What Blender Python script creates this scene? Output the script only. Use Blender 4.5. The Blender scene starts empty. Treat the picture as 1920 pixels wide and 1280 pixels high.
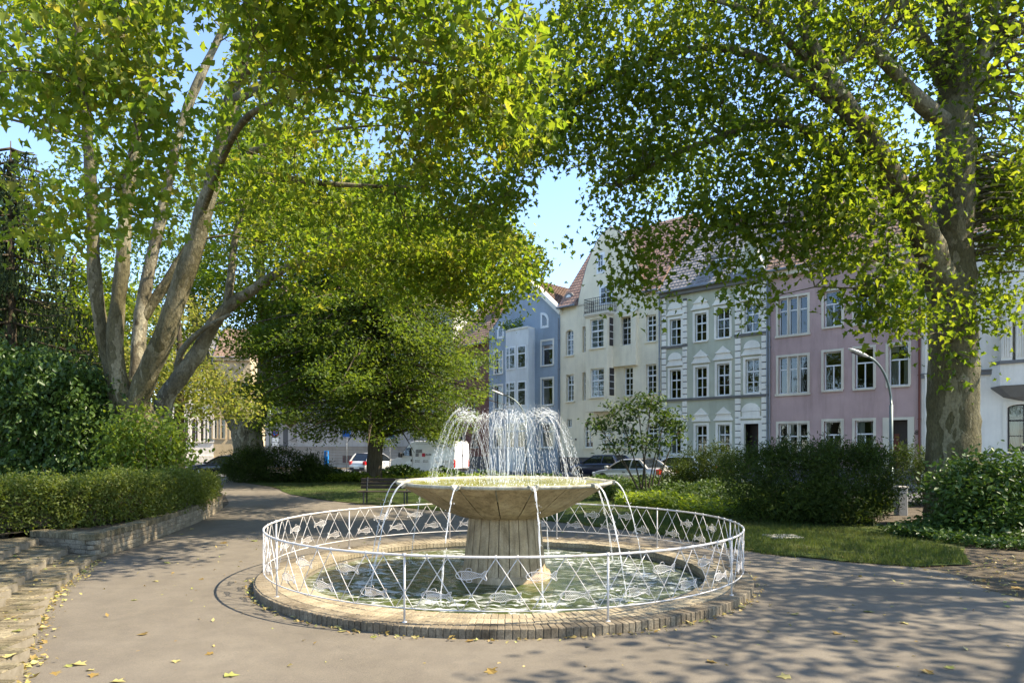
import bpy, math, random
import numpy as np
from mathutils import Vector, Matrix, noise as mnoise
from mathutils.geometry import tessellate_polygon
R = math.radians
rng = np.random.default_rng(11); random.seed(11)
scene = bpy.context.scene
COL = scene.collection

# ---------------------------------------------------------------- camera, sky, sun, exposure
F, HZ, CH = 1300.0, 837.0, 2.03            # focal length in photo pixels, horizon row, eye height
cam = bpy.data.cameras.new('camera')
cam_ob = bpy.data.objects.new('camera', cam); COL.objects.link(cam_ob)
cam.sensor_width = 36.0; cam.lens = F / 1920 * 36
cam.shift_y = (HZ - 640) / 1920
cam.clip_start = 0.1; cam.clip_end = 3000
cam_ob.location = (0, 0, CH); cam_ob.rotation_euler = (R(90), 0, 0)
scene.camera = cam_ob

SUN = Vector((0.83, -0.06, 1.0)).normalized()
world = bpy.data.worlds.new('World'); scene.world = world; world.use_nodes = True
wn = world.node_tree; bg = wn.nodes['Background']
sky = wn.nodes.new('ShaderNodeTexSky'); sky.sky_type = 'NISHITA'; sky.sun_disc = False
sky.sun_elevation = math.asin(SUN.z); sky.sun_rotation = math.atan2(SUN.x, SUN.y)
sky.air_density = 0.8; sky.dust_density = 0.35; sky.ozone_density = 1.6
wn.links.new(sky.outputs[0], bg.inputs[0]); bg.inputs[1].default_value = 0.142
sl = bpy.data.lights.new('sun', 'SUN'); sl.energy = 4.3; sl.angle = R(0.53); sl.color = (1.0, 0.88, 0.70)
so = bpy.data.objects.new('sun', sl); COL.objects.link(so)
so.rotation_euler = SUN.to_track_quat('Z', 'Y').to_euler(); so.location = (30, -4, 40)
scene.view_settings.view_transform = 'Standard'; scene.view_settings.look = 'None'
scene.view_settings.gamma = 1.0; scene.view_settings.use_curve_mapping = False
scene.view_settings.exposure = 1.75
scene.cycles.max_bounces = 8; scene.cycles.diffuse_bounces = 4; scene.cycles.transparent_max_bounces = 12
scene.cycles.transmission_bounces = 6
scene.cycles.sample_clamp_indirect = 4.0
scene.cycles.use_denoising = True

# ---------------------------------------------------------------- helpers
def Wp(px, py, Y): return Vector(((px - 960) / F * Y, Y, CH + (HZ - py) / F * Y))
def Gp(px, py, z=0.0):
    Y = (CH - z) * F / (py - HZ); return Vector(((px - 960) / F * Y, Y, z))
def proj(P):
    Y = np.maximum(P[:, 1], 0.3)
    return 960 + F * P[:, 0] / Y, HZ - F * (P[:, 2] - CH) / Y

def tag(o, label=None, cat=None, group=None, kind=None):
    if label: o['label'] = label
    if cat: o['category'] = cat
    if group: o['group'] = group
    if kind: o['kind'] = kind
    return o
def empty(name, loc=(0, 0, 0), rz=0.0):
    o = bpy.data.objects.new(name, None); COL.objects.link(o)
    o.location = loc; o.rotation_euler = (0, 0, rz); o.empty_display_size = 0.2
    return o
def link(name, me, parent=None, loc=None, rot=None, scale=None):
    o = bpy.data.objects.new(name, me); COL.objects.link(o)
    if parent: o.parent = parent
    if loc is not None: o.location = loc
    if rot is not None: o.rotation_euler = rot
    if scale is not None: o.scale = scale
    return o

class MB:
    def __init__(s): s.v = []; s.f = []; s.m = []
    def add(s, vs, fs, mi=0):
        n = len(s.v); s.v += [tuple(p) for p in vs]
        for f in fs: s.f.append(tuple(i + n for i in f)); s.m.append(mi)
        return s
    def box(s, x0, x1, y0, y1, z0, z1, mi=0):
        return s.add([(x0,y0,z0),(x1,y0,z0),(x1,y1,z0),(x0,y1,z0),(x0,y0,z1),(x1,y0,z1),(x1,y1,z1),(x0,y1,z1)],
              [(0,3,2,1),(4,5,6,7),(0,1,5,4),(1,2,6,5),(2,3,7,6),(3,0,4,7)], mi)
    def bbox(s, x0, x1, y0, y1, z0, z1, b=0.01, mi=0):      # box with chamfered top and sides
        L = []
        for z, k in ((z0, b), (z0 + b, 0), (z1 - b, 0), (z1, b)):
            L.append([(x0+k,y0+b,z),(x0+b,y0+k,z),(x1-b,y0+k,z),(x1-k,y0+b,z),(x1-k,y1-b,z),(x1-b,y1-k,z),(x0+b,y1-k,z),(x0+k,y1-b,z)])
        return s.loft(L, True, mi)
    def loft(s, rings, caps=True, mi=0, closed=True):
        n = len(rings[0]); vs = [p for r in rings for p in r]; fs = []
        for i in range(len(rings) - 1):
            for j in range(n if closed else n - 1):
                k = (j + 1) % n
                fs.append((i*n+j, i*n+k, (i+1)*n+k, (i+1)*n+j))
        if caps:
            fs.append(tuple(reversed(range(n)))); fs.append(tuple((len(rings)-1)*n + j for j in range(n)))
        return s.add(vs, fs, mi)
    def tube(s, pts, rad, n=6, caps=True, mi=0, closed=False):
        P = [Vector(p) for p in pts]; m = len(P)
        if not hasattr(rad, '__len__'): rad = [rad] * m
        rings = []; up = None
        for i in range(m):
            if closed: t = P[(i+1) % m] - P[i-1]
            else: t = P[min(i+1, m-1)] - P[max(i-1, 0)]
            if t.length < 1e-9: t = Vector((0,0,1))
            t.normalize()
            if up is None: up = t.orthogonal().normalized()
            a = (up - t * up.dot(t))
            a = a.normalized() if a.length > 1e-6 else t.orthogonal().normalized()
            up = a; b = t.cross(a)
            rings.append([P[i] + (a*math.cos(2*math.pi*k/n) + b*math.sin(2*math.pi*k/n)) * rad[i] for k in range(n)])
        if closed: rings.append(rings[0]); caps = False
        return s.loft(rings, caps, mi)
    def lathe(s, prof, n=48, c=(0,0), a0=0.0, a1=None, mi=0):
        full = a1 is None; a1 = 2*math.pi if full else a1
        m = n if full else n + 1; rings = []
        for r, z in prof:
            rings.append([(c[0]+r*math.sin(a0+(a1-a0)*k/n), c[1]-r*math.cos(a0+(a1-a0)*k/n), z) for k in range(m)])
        return s.loft(rings, False, mi, closed=full)
    def prism(s, poly, axis, a, b, mi=0):                   # poly extruded along axis ('y': poly in xz, 'z': poly in xy)
        n = len(poly)
        if axis == 'y': vs = [(p[0], a, p[1]) for p in poly] + [(p[0], b, p[1]) for p in poly]
        elif axis == 'x': vs = [(a, p[0], p[1]) for p in poly] + [(b, p[0], p[1]) for p in poly]
        else: vs = [(p[0], p[1], a) for p in poly] + [(p[0], p[1], b) for p in poly]
        fs = [tuple(range(n)), tuple(range(2*n-1, n-1, -1))] + [(i, i+n, (i+1) % n + n, (i+1) % n) for i in range(n)]
        return s.add(vs, fs, mi)
    def mesh(s, name, mats, smooth=False):
        me = bpy.data.meshes.new(name); me.from_pydata(s.v, [], s.f)
        if not isinstance(mats, (list, tuple)): mats = [mats]
        for m in mats: me.materials.append(m)
        if len(mats) > 1: me.polygons.foreach_set('material_index', s.m)
        if smooth: me.shade_smooth()
        me.update(); return me
    def build(s, name, mats, parent=None, smooth=False, loc=None, rot=None):
        return link(name, s.mesh(name, mats, smooth), parent, loc, rot)

def fix_normals(me):
    import bmesh
    bm = bmesh.new(); bm.from_mesh(me); bmesh.ops.recalc_face_normals(bm, faces=bm.faces); bm.to_mesh(me); bm.free()

def spline(pts, k=4):
    P = [Vector(p) for p in pts]; out = []
    Q = [P[0]*2 - P[1]] + P + [P[-1]*2 - P[-2]]
    for i in range(1, len(Q) - 2):
        for j in range(k):
            t = j / k; a, b, c, d = Q[i-1], Q[i], Q[i+1], Q[i+2]
            out.append(0.5*((2*b) + (c-a)*t + (2*a-5*b+4*c-d)*t*t + (3*b-a-3*c+d)*t**3))
    out.append(P[-1]); return out

# ---------------------------------------------------------------- materials
def nmat(name):
    m = bpy.data.materials.new(name); m.use_nodes = True
    return m, m.node_tree, m.node_tree.nodes['Principled BSDF']
def N(t, typ, **kw):
    n = t.nodes.new(typ)
    for k, v in kw.items():
        if hasattr(n, k): setattr(n, k, v)
        else: n.inputs[k.replace('_', ' ')].default_value = v
    return n
def ramp(t, fac, stops):
    r = t.nodes.new('ShaderNodeValToRGB'); el = r.color_ramp.elements
    while len(el) > 1: el.remove(el[-1])
    for i, (p, c) in enumerate(stops):
        e = el[0] if i == 0 else el.new(p)
        e.position = p; e.color = (*c, 1) if len(c) == 3 else c
    t.links.new(fac, r.inputs[0]); return r.outputs[0]
def noise(t, pos, scale, detail=5, rough=.6, dist=0.0):
    n = N(t, 'ShaderNodeTexNoise'); n.inputs['Scale'].default_value = scale
    n.inputs['Detail'].default_value = detail; n.inputs['Roughness'].default_value = rough
    n.inputs['Distortion'].default_value = dist
    t.links.new(pos, n.inputs['Vector']); return n.outputs['Fac']
def pos_of(t, scale=None):
    g = N(t, 'ShaderNodeNewGeometry').outputs['Position']
    if scale:
        mp = N(t, 'ShaderNodeMapping'); mp.inputs['Scale'].default_value = scale
        t.links.new(g, mp.inputs[0]); g = mp.outputs[0]
    return g
def mixc(t, fac, a, b, mode='MIX'):
    m = t.nodes.new('ShaderNodeMix'); m.data_type = 'RGBA'; m.blend_type = mode
    for s, v in ((m.inputs['Factor'], fac), (m.inputs['A'], a), (m.inputs['B'], b)):
        if hasattr(v, 'is_output'): t.links.new(v, s)
        else: s.default_value = v if isinstance(v, float) else (*v, 1)
    return m.outputs['Result']
def bump(t, b, h, strength=.3, dist=.02):
    n = N(t, 'ShaderNodeBump'); n.inputs['Strength'].default_value = strength; n.inputs['Distance'].default_value = dist
    t.links.new(h, n.inputs['Height']); t.links.new(n.outputs[0], b.inputs['Normal'])
def pmat(name, cols, scale=3.0, rough=.8, spec=.3, bmp=.0, bscale=60, bdist=.01, metal=0, detail=6, rand=0.0, stretch=None, fine=None):
    m, t, b = nmat(name)
    p = pos_of(t, stretch)
    k = len(cols)
    c = ramp(t, noise(t, p, scale, detail), [(.28 + .44*i/max(1, k-1), cols[i]) for i in range(k)])
    if fine:
        c = mixc(t, fine[1], c, ramp(t, noise(t, p, fine[0], 3, .7), [(.35, (.45,.45,.45)), (.65, (1.4,1.4,1.4))]), 'MULTIPLY')
    if rand:
        oi = N(t, 'ShaderNodeObjectInfo')
        v = ramp(t, oi.outputs['Random'], [(0, (1-rand,)*3), (.5, (1, 1-rand*.15, 1-rand*.3)), (1, (1+rand,)*3)])
        c = mixc(t, 1.0, c, v, 'MULTIPLY')
    t.links.new(c, b.inputs['Base Color'])
    b.inputs['Roughness'].default_value = rough; b.inputs['Specular IOR Level'].default_value = spec; b.inputs['Metallic'].default_value = metal
    if bmp: bump(t, b, noise(t, p, bscale, 4, .7), bmp, bdist)
    return m
def leafmat(name, cols, trans, tfac=.4, gloss=.25, rough=.45):
    m, t, b = nmat(name)
    at = N(t, 'ShaderNodeAttribute'); at.attribute_name = 'rnd'
    k = len(cols)
    c = ramp(t, at.outputs['Fac'], [(i/max(1, k-1), cols[i]) for i in range(k)])
    c2 = ramp(t, at.outputs['Fac'], [(i/max(1, len(trans)-1), trans[i]) for i in range(len(trans))])
    t.links.new(c, b.inputs['Base Color']); b.inputs['Roughness'].default_value = rough
    b.inputs['Specular IOR Level'].default_value = gloss
    tr = N(t, 'ShaderNodeBsdfTranslucent'); t.links.new(c2, tr.inputs[0])
    mx = N(t, 'ShaderNodeMixShader'); mx.inputs[0].default_value = tfac
    t.links.new(b.outputs[0], mx.inputs[1]); t.links.new(tr.outputs[0], mx.inputs[2])
    t.links.new(mx.outputs[0], t.nodes['Material Output'].inputs[0])
    return m

M = {}
# asphalt: worn grey-beige with fine aggregate, patches and hairline seams
def mk_asphalt(name, c0, c1, c2):
    m, t, b = nmat(name); p = pos_of(t)
    c = ramp(t, noise(t, p, .55, 7, .62), [(.3, c0), (.5, c1), (.72, c2)])
    agg = ramp(t, noise(t, p, 190, 2, .8), [(.36, (.5,.5,.5)), (.5, (1,1,1)), (.66, (1.55,1.52,1.45))])
    c = mixc(t, .8, c, agg, 'MULTIPLY')
    st = ramp(t, noise(t, p, 3.1, 8, .75, 0), [(.4, (.86,.86,.87)), (.6, (1.04,1.04,1.03))])
    c = mixc(t, .8, c, st, 'MULTIPLY')
    c = mixc(t, .55, c, ramp(t, noise(t, p, 46, 3, .85), [(.34, (.6,.6,.61)), (.47, (1,1,1)), (.56, (1,1,1)), (.7, (1.5,1.46,1.36))]), 'MULTIPLY')
    v = N(t, 'ShaderNodeTexVoronoi'); v.feature = 'DISTANCE_TO_EDGE'; v.inputs['Scale'].default_value = .16
    mp = N(t, 'ShaderNodeVectorMath'); mp.operation = 'ADD'
    nn = N(t, 'ShaderNodeTexNoise'); nn.inputs['Scale'].default_value = 1.2; nn.inputs['Detail'].default_value = 6
    t.links.new(p, nn.inputs['Vector']); t.links.new(p, mp.inputs[0]); t.links.new(nn.outputs['Color'], mp.inputs[1])
    t.links.new(mp.outputs[0], v.inputs['Vector'])
    cr = ramp(t, v.outputs['Distance'], [(.0, (.72,.72,.72)), (.006, (1,1,1))])
    c = mixc(t, .25, c, cr, 'MULTIPLY')
    t.links.new(c, b.inputs['Base Color']); b.inputs['Roughness'].default_value = .85; b.inputs['Specular IOR Level'].default_value = .25
    bump(t, b, noise(t, p, 150, 3, .8), .55, .008)
    return m
M['asphalt'] = mk_asphalt('asphalt', (.116,.1,.076), (.139,.12,.092), (.162,.141,.109))
M['road'] = mk_asphalt('road_asphalt', (.09,.09,.09), (.11,.11,.11), (.13,.128,.125))
M['soil'] = pmat('soil', [(.05,.04,.027), (.09,.073,.05), (.13,.108,.076)], 2.5, .95, .1, .8, 30, .03)
M['lawn'] = pmat('lawn_turf', [(.028,.042,.011), (.05,.072,.017), (.1,.088,.045)], .9, .95, .1, .9, 40, .03, fine=(60, .6))  # pale patches are bare soil and painted-in sunlit spots
M['pave'] = pmat('pavement', [(.2,.19,.18), (.28,.27,.25)], 1.5, .85, .2, .2, 60)
# yellow-brown clinker bricks, mossy
M['brick'] = pmat('yellow_brick', [(.17,.138,.09), (.28,.235,.155), (.36,.31,.215)], 3, .85, .2, .6, 70, .008, rand=.14, fine=(45, .55))
M['brick_moss'] = pmat('mossy_brick', [(.07,.064,.033), (.145,.122,.074), (.23,.195,.125)], 3.2, .88, .2, .6, 70, .008, rand=.3, fine=(45, .6))
M['brick_grey'] = pmat('weathered_brick', [(.13,.108,.075), (.22,.185,.125), (.3,.255,.18)], 4, .88, .2, .6, 70, .008, rand=.18, fine=(45, .6))
M['brick_grime'] = pmat('grimy_brick', [(.075,.06,.04), (.17,.14,.095), (.27,.23,.16)], 2.4, .9, .2, .6, 70, .008, rand=.16, fine=(45, .6))
M['mortar'] = pmat('mortar', [(.14,.12,.085), (.23,.2,.15)], 12, .95, .1, .4, 90)
# cast concrete of bowl and pedestal
def mk_conc(name, a, b_, c_):
    m, t, b = nmat(name)
    p = pos_of(t)
    c = ramp(t, noise(t, p, 2.2, 8, .65, .5), [(.28, a), (.5, b_), (.72, c_)])
    ps = pos_of(t, (9, 9, .7))
    c = mixc(t, .75, c, ramp(t, noise(t, ps, 1.6, 6, .65), [(.35, (.6,.57,.5)), (.52, (1,1,1)), (.68, (1.25,1.22,1.12))]), 'MULTIPLY')
    c = mixc(t, .5, c, ramp(t, noise(t, p, 60, 4, .7), [(.35, (.6,.6,.6)), (.6, (1.15,1.15,1.15))]), 'MULTIPLY')
    t.links.new(c, b.inputs['Base Color']); b.inputs['Roughness'].default_value = .75; b.inputs['Specular IOR Level'].default_value = .3
    bump(t, b, noise(t, p, 70, 5, .7), .35, .008); return m
M['conc'] = mk_conc('cast_stone', (.19,.135,.07), (.32,.24,.135), (.45,.355,.22))
M['conc_rim'] = mk_conc('cast_stone_rim', (.22,.21,.16), (.33,.315,.25), (.45,.43,.36))
M['plaster'] = pmat('basin_plaster', [(.2,.17,.09), (.36,.31,.18), (.45,.4,.26)], 3, .8, .3, .3, 40)
M['white_paint'] = pmat('white_rail_paint', [(.36,.31,.26), (.56,.53,.49), (.63,.6,.56)], 5, .5, .4, .1, 50, fine=(70, .25))
M['groove'] = pmat('dark_joint', [(.04,.032,.02), (.07,.055,.035)], 6, .95, .1)

# water of the pool: murky green, rippled, with drifting foam
def mk_water(name, deep, mid, foam_lo, foam_hi, bs, rip=9.0, ringed=False):
    m, t, b = nmat(name); p = pos_of(t)
    c = ramp(t, noise(t, p, .9, 4, .6), [(.35, deep), (.65, mid)])
    ps = pos_of(t, (1.0, 2.4, 1))
    f = ramp(t, noise(t, ps, 3.0, 10, .76, .6), [(foam_lo, (0,0,0)), (foam_hi, (1,1,1))])
    if ringed:
        sb = N(t, 'ShaderNodeVectorMath'); sb.operation = 'DISTANCE'; sb.inputs[1].default_value = (-.12, 11.06, -.035); t.links.new(p, sb.inputs[0])
        dv = N(t, 'ShaderNodeMath'); dv.operation = 'DIVIDE'; dv.inputs[1].default_value = 4.0; t.links.new(sb.outputs['Value'], dv.inputs[0])
        f = mixc(t, 1.0, f, ramp(t, dv.outputs[0], [(.3, (.25,)*3), (.5, (1,)*3), (.62, (1,)*3), (.78, (.4,)*3)]), 'MULTIPLY')
    c = mixc(t, f, c, (.72,.74,.72))
    t.links.new(c, b.inputs['Base Color'])
    r = mixc(t, f, (.05,)*3, (.55,)*3); t.links.new(r, b.inputs['Roughness'])
    b.inputs['Specular IOR Level'].default_value = .6; b.inputs['IOR'].default_value = 1.33
    h = noise(t, ps, rip, 5, .6, .8); bump(t, b, h, bs, .06)
    return m
M['pool'] = mk_water('pool_water', (.022,.035,.011), (.065,.08,.02), .5, .63, .4, 5.0, True)
M['bowlwater'] = mk_water('bowl_water', (.15,.15,.02), (.3,.28,.05), .58, .7, .6, 12)
def mk_spray():
    m, t, b = nmat('falling_water')
    b.inputs['Base Color'].default_value = (.93,.95,.97,1); b.inputs['Roughness'].default_value = .12
    b.inputs['Specular IOR Level'].default_value = .9
    tr = N(t, 'ShaderNodeBsdfTranslucent'); tr.inputs[0].default_value = (.95,.96,.97,1)
    tp = N(t, 'ShaderNodeBsdfTransparent')
    m1 = N(t, 'ShaderNodeMixShader'); m1.inputs[0].default_value = .45
    m2 = N(t, 'ShaderNodeMixShader'); m2.inputs[0].default_value = .5
    t.links.new(b.outputs[0], m1.inputs[1]); t.links.new(tr.outputs[0], m1.inputs[2])
    t.links.new(m1.outputs[0], m2.inputs[1]); t.links.new(tp.outputs[0], m2.inputs[2])
    t.links.new(m2.outputs[0], t.nodes['Material Output'].inputs[0]); return m
M['spray'] = mk_spray()

# plane-tree bark: flaking patches; other barks furrowed
def mk_planebark(name, cols, vs=2.6, mossy=.0):
    m, t, b = nmat(name); p = pos_of(t, (1, 1, .45))
    nn = N(t, 'ShaderNodeTexNoise'); nn.inputs['Scale'].default_value = 2.5; nn.inputs['Detail'].default_value = 5
    t.links.new(p, nn.inputs['Vector'])
    ad = N(t, 'ShaderNodeMix'); ad.data_type = 'RGBA'; ad.inputs['Factor'].default_value = .72
    t.links.new(p, ad.inputs['A']); t.links.new(nn.outputs['Color'], ad.inputs['B'])
    v = N(t, 'ShaderNodeTexVoronoi'); v.inputs['Scale'].default_value = vs
    t.links.new(ad.outputs['Result'], v.inputs['Vector'])
    sep = N(t, 'ShaderNodeSeparateColor'); t.links.new(v.outputs['Color'], sep.inputs[0])
    k = len(cols)
    c = ramp(t, sep.outputs[0], [(i/(k-1), cols[i]) for i in range(k)])
    c = mixc(t, .6, c, ramp(t, noise(t, p, 22, 6, .7), [(.36, (.35,.34,.3)), (.52, (1,1,1)), (.66, (1.4,1.38,1.3))]), 'MULTIPLY')
    c = mixc(t, .7, c, ramp(t, noise(t, p, 1.1, 4, .6), [(.4, (.62,.58,.45)), (.62, (1.1,1.1,1.08))]), 'MULTIPLY')
    t.links.new(c, b.inputs['Base Color']); b.inputs['Roughness'].default_value = .85; b.inputs['Specular IOR Level'].default_value = .2
    h = N(t, 'ShaderNodeMath'); h.operation = 'ADD'
    t.links.new(sep.outputs[0], h.inputs[0]); t.links.new(noise(t, p, 14, 6, .7), h.inputs[1])
    bump(t, b, h.outputs[0], 1.0, .06); return m
M['plane_bark'] = mk_planebark('plane_bark', [(.085,.076,.038), (.135,.12,.066), (.1,.09,.046), (.25,.225,.15), (.12,.108,.058), (.165,.148,.09)], 6.0)
M['plane_bark_pale'] = mk_planebark('pale_plane_bark', [(.13,.115,.08), (.24,.215,.15), (.16,.145,.1), (.36,.335,.25), (.19,.165,.115)], 7.0)
M['bark'] = pmat('furrowed_bark', [(.04,.032,.02), (.085,.068,.045), (.12,.1,.07)], 6, .95, .1, .9, 22, .05, stretch=(1.6,1.6,.3))
M['twig'] = pmat('twig', [(.05,.04,.025), (.1,.08,.05)], 6, .9, .1)

GR = [(.036,.062,.01), (.052,.082,.012), (.075,.105,.016)]
M['leaf_plane'] = leafmat('plane_leaf', [(.048,.084,.013), (.07,.11,.015), (.1,.138,.02), (.145,.148,.028)],
                          [(.19,.31,.015), (.28,.4,.018), (.4,.47,.026), (.52,.46,.045)], .47, .14, .5)
M['leaf_plane_dark'] = leafmat('shade_plane_leaf', [(.042,.074,.011), (.062,.1,.014), (.095,.132,.02)],  # darker copy of the plane leaf, shade of these crowns put into colour
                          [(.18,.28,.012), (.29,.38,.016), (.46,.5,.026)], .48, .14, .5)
M['leaf_linden'] = leafmat('linden_leaf', [(.042,.074,.014), (.064,.1,.018), (.1,.135,.027)],
                          [(.14,.23,.016), (.23,.32,.021), (.34,.41,.034)], .4, .2, .5)
M['leaf_gold'] = leafmat('yellowish_leaf', [(.085,.115,.022), (.13,.145,.03), (.19,.165,.045)], [(.28,.36,.04), (.4,.42,.055), (.5,.42,.09)], .48, .14)  # leaf colours toned towards yellow
M['leaf_ivy'] = leafmat('ivy_leaf', [(.03,.062,.012), (.05,.092,.017), (.085,.13,.026)], [(.06,.12,.012), (.11,.18,.02)], .25, .28, .42)
M['leaf_hedge'] = leafmat('hedge_leaf', [(.055,.08,.017), (.085,.11,.024), (.13,.14,.036)], [(.2,.27,.02), (.3,.35,.03)], .36, .18, .5)
M['leaf_shrub'] = leafmat('shrub_leaf', [(.065,.105,.018), (.1,.15,.024), (.14,.18,.032)], [(.26,.37,.02), (.4,.48,.03)], .4, .2, .5)
M['leaf_yew'] = leafmat('yew_needle', [(.016,.028,.006), (.026,.044,.008), (.06,.085,.014)], [(.05,.08,.008), (.12,.16,.013)], .25, .12, .6)
M['leaf_spruce'] = leafmat('spruce_needle', [(.018,.032,.012), (.03,.048,.017), (.05,.07,.024)], [(.06,.09,.02), (.1,.13,.03)], .2, .12, .6)
M['leaf_magnolia'] = leafmat('large_leaf', [(.03,.055,.013), (.045,.078,.016), (.07,.105,.022)], [(.07,.12,.012), (.12,.18,.02)], .28, .2, .5)
M['leaf_bright'] = leafmat('bright_ground_leaf', [(.1,.15,.015), (.15,.2,.02), (.2,.24,.03)], [(.28,.38,.02), (.36,.44,.03)], .4, .3)
M['grass'] = leafmat('grass_blade', [(.035,.06,.012), (.06,.085,.018), (.1,.1,.03)], [(.1,.15,.02), (.17,.2,.03)], .35, .2, .6)
M['dead_leaf'] = leafmat('dead_leaf', [(.2,.12,.03), (.34,.25,.08), (.42,.36,.14), (.24,.27,.06)], [(.3,.2,.05), (.4,.35,.1)], .25, .3, .5)

def plain(name, col, rough=.5, spec=.5, metal=0.0):
    m, t, b = nmat(name); p = pos_of(t)
    c = mixc(t, .35, col, ramp(t, noise(t, p, 8, 5), [(.35, tuple(x*.78 for x in col)), (.65, tuple(min(1, x*1.1) for x in col))]))
    t.links.new(c, b.inputs['Base Color']); b.inputs['Roughness'].default_value = rough
    b.inputs['Specular IOR Level'].default_value = spec; b.inputs['Metallic'].default_value = metal
    return m
def stucco(name, col, streak=.35, k=1.0):
    m, t, b = nmat(name); p = pos_of(t); ps = pos_of(t, (1.6, 1.6, .22))
    c = mixc(t, 1.0, col, ramp(t, noise(t, p, .5, 6, .6), [(.35, (.88,.88,.88)), (.65, (1.06,1.06,1.06))]), 'MULTIPLY')
    c = mixc(t, streak, c, ramp(t, noise(t, ps, 1.2, 7, .7), [(.36, (.6,.585,.56)), (.52, (.97,.97,.97)), (.72, (1.07,1.07,1.07))]), 'MULTIPLY')
    t.links.new(c, b.inputs['Base Color']); b.inputs['Roughness'].default_value = .9; b.inputs['Specular IOR Level'].default_value = .15
    bump(t, b, noise(t, p, 30, 4, .7), .15, .01); return m
def mk_glass():
    m, t, b = nmat('window_glass')
    gl = N(t, 'ShaderNodeBsdfGlossy'); gl.inputs['Color'].default_value = (.9,.93,.95,1); gl.inputs['Roughness'].default_value = .02
    tp = N(t, 'ShaderNodeBsdfTransparent'); tp.inputs[0].default_value = (.62,.68,.68,1)
    lw = N(t, 'ShaderNodeLayerWeight'); lw.inputs['Blend'].default_value = .45
    mx = N(t, 'ShaderNodeMixShader')
    r = ramp(t, lw.outputs['Fresnel'], [(0, (.05,)*3), (.15, (.1,)*3), (1, (.9,)*3)])
    bp = N(t, 'ShaderNodeBump'); bp.inputs['Strength'].default_value = .12; bp.inputs['Distance'].default_value = .05
    t.links.new(noise(t, pos_of(t), .9, 2), bp.inputs['Height']); t.links.new(bp.outputs[0], gl.inputs['Normal'])
    t.links.new(r, mx.inputs[0]); t.links.new(tp.outputs[0], mx.inputs[1]); t.links.new(gl.outputs[0], mx.inputs[2])
    t.links.new(mx.outputs[0], t.nodes['Material Output'].inputs[0]); return m
M['glass'] = mk_glass()
M['carglass'] = plain('car_glass', (.012,.015,.016), .03, .9)
M['interior'] = plain('dim_interior', (.05,.045,.04), .95, .1)  # dark colour stands in for the shade of unlit rooms
M['curtain'] = pmat('white_curtain', [(.55,.54,.5), (.72,.71,.68)], 2, .95, .1, stretch=(9,9,.3))
M['winframe'] = plain('white_window_frame', (.76,.76,.74), .4, .4)
M['darkframe'] = plain('dark_window_frame', (.035,.03,.03), .4, .4)
M['trim_white'] = stucco('white_trim', (.84,.785,.67), .25)
M['trim_cream'] = stucco('cream_trim', (.68,.61,.48), .35)
M['cream'] = stucco('cream_stucco', (.85,.75,.55), .25)
M['green'] = stucco('sage_stucco', (.49,.49,.37), .25)
M['pink'] = stucco('mauve_stucco', (.48,.335,.305), .4)
M['blue'] = stucco('blue_stucco', (.33,.385,.44), .22)
M['paleblue'] = stucco('pale_blue_stucco', (.7,.71,.68), .22)
M['white_stucco'] = stucco('white_stucco', (.84,.79,.69), .25)
M['back_stucco'] = stucco('beige_stucco', (.38,.335,.285), .4)
M['back_white'] = stucco('ivory_stucco', (.5,.455,.4), .4)
M['ochre'] = stucco('ochre_stone', (.55,.44,.27), .5)
M['plinth'] = stucco('grey_plinth', (.13,.125,.12), .4)
M['string'] = stucco('grey_string_course', (.2,.195,.185), .3)
M['gutter'] = plain('zinc_gutter', (.22,.24,.26), .5, .5, .4)
M['iron'] = plain('dark_iron', (.025,.027,.028), .5, .5, .3)
M['door_dark'] = plain('dark_door', (.035,.025,.02), .5, .4)
M['door_red'] = plain('red_brown_door', (.14,.035,.02), .45, .4)
M['redbrick'] = pmat('red_brick_wall', [(.14,.07,.055), (.2,.1,.08), (.25,.135,.105)], 5, .9, .15, .4, 40, fine=(14, .5))
def mk_roof(name, a, b_, c_):
    m, t, b = nmat(name); p = pos_of(t)
    c = ramp(t, noise(t, p, 1.6, 8, .7), [(.3, a), (.5, b_), (.7, c_)])
    c = mixc(t, .6, c, ramp(t, noise(t, p, 14, 3, .8), [(.38, (.55,.55,.55)), (.6, (1.25,1.25,1.25))]), 'MULTIPLY')
    t.links.new(c, b.inputs['Base Color']); b.inputs['Roughness'].default_value = .85; b.inputs['Specular IOR Level'].default_value = .2
    return m
M['tile'] = mk_roof('brown_clay_tile', (.13,.085,.06), (.21,.14,.1), (.3,.2,.15))
M['tile_grey'] = mk_roof('grey_tile', (.13,.12,.115), (.21,.195,.185), (.3,.28,.27))
M['tile_red'] = mk_roof('red_clay_tile', (.17,.11,.085), (.24,.155,.12), (.31,.21,.165))
M['lampgrey'] = plain('grey_green_metal', (.12,.15,.14), .45, .5, .5)
M['lamphead'] = plain('pale_lamp_housing', (.5,.5,.47), .4, .5)
M['signblue'] = plain('sign_blue', (.02,.12,.5), .4, .5)
M['pillarblue'] = plain('bright_blue_panel', (.01,.25,.75), .4, .5)
M['signred'] = plain('sign_red', (.55,.02,.03), .4, .5)
M['signwhite'] = plain('sign_white', (.78,.78,.76), .5, .4)
M['woodgrey'] = pmat('weathered_bench_wood', [(.022,.018,.013), (.04,.032,.024), (.06,.048,.036)], 4, .8, .25, .3, 30, stretch=(.4,6,6))
M['stone_box'] = stucco('pale_stone', (.36,.34,.3), .5)
M['tyre'] = plain('tyre_rubber', (.018,.018,.018), .8, .3)
M['rim'] = plain('alloy_rim', (.45,.46,.47), .3, .6, .9)
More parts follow.
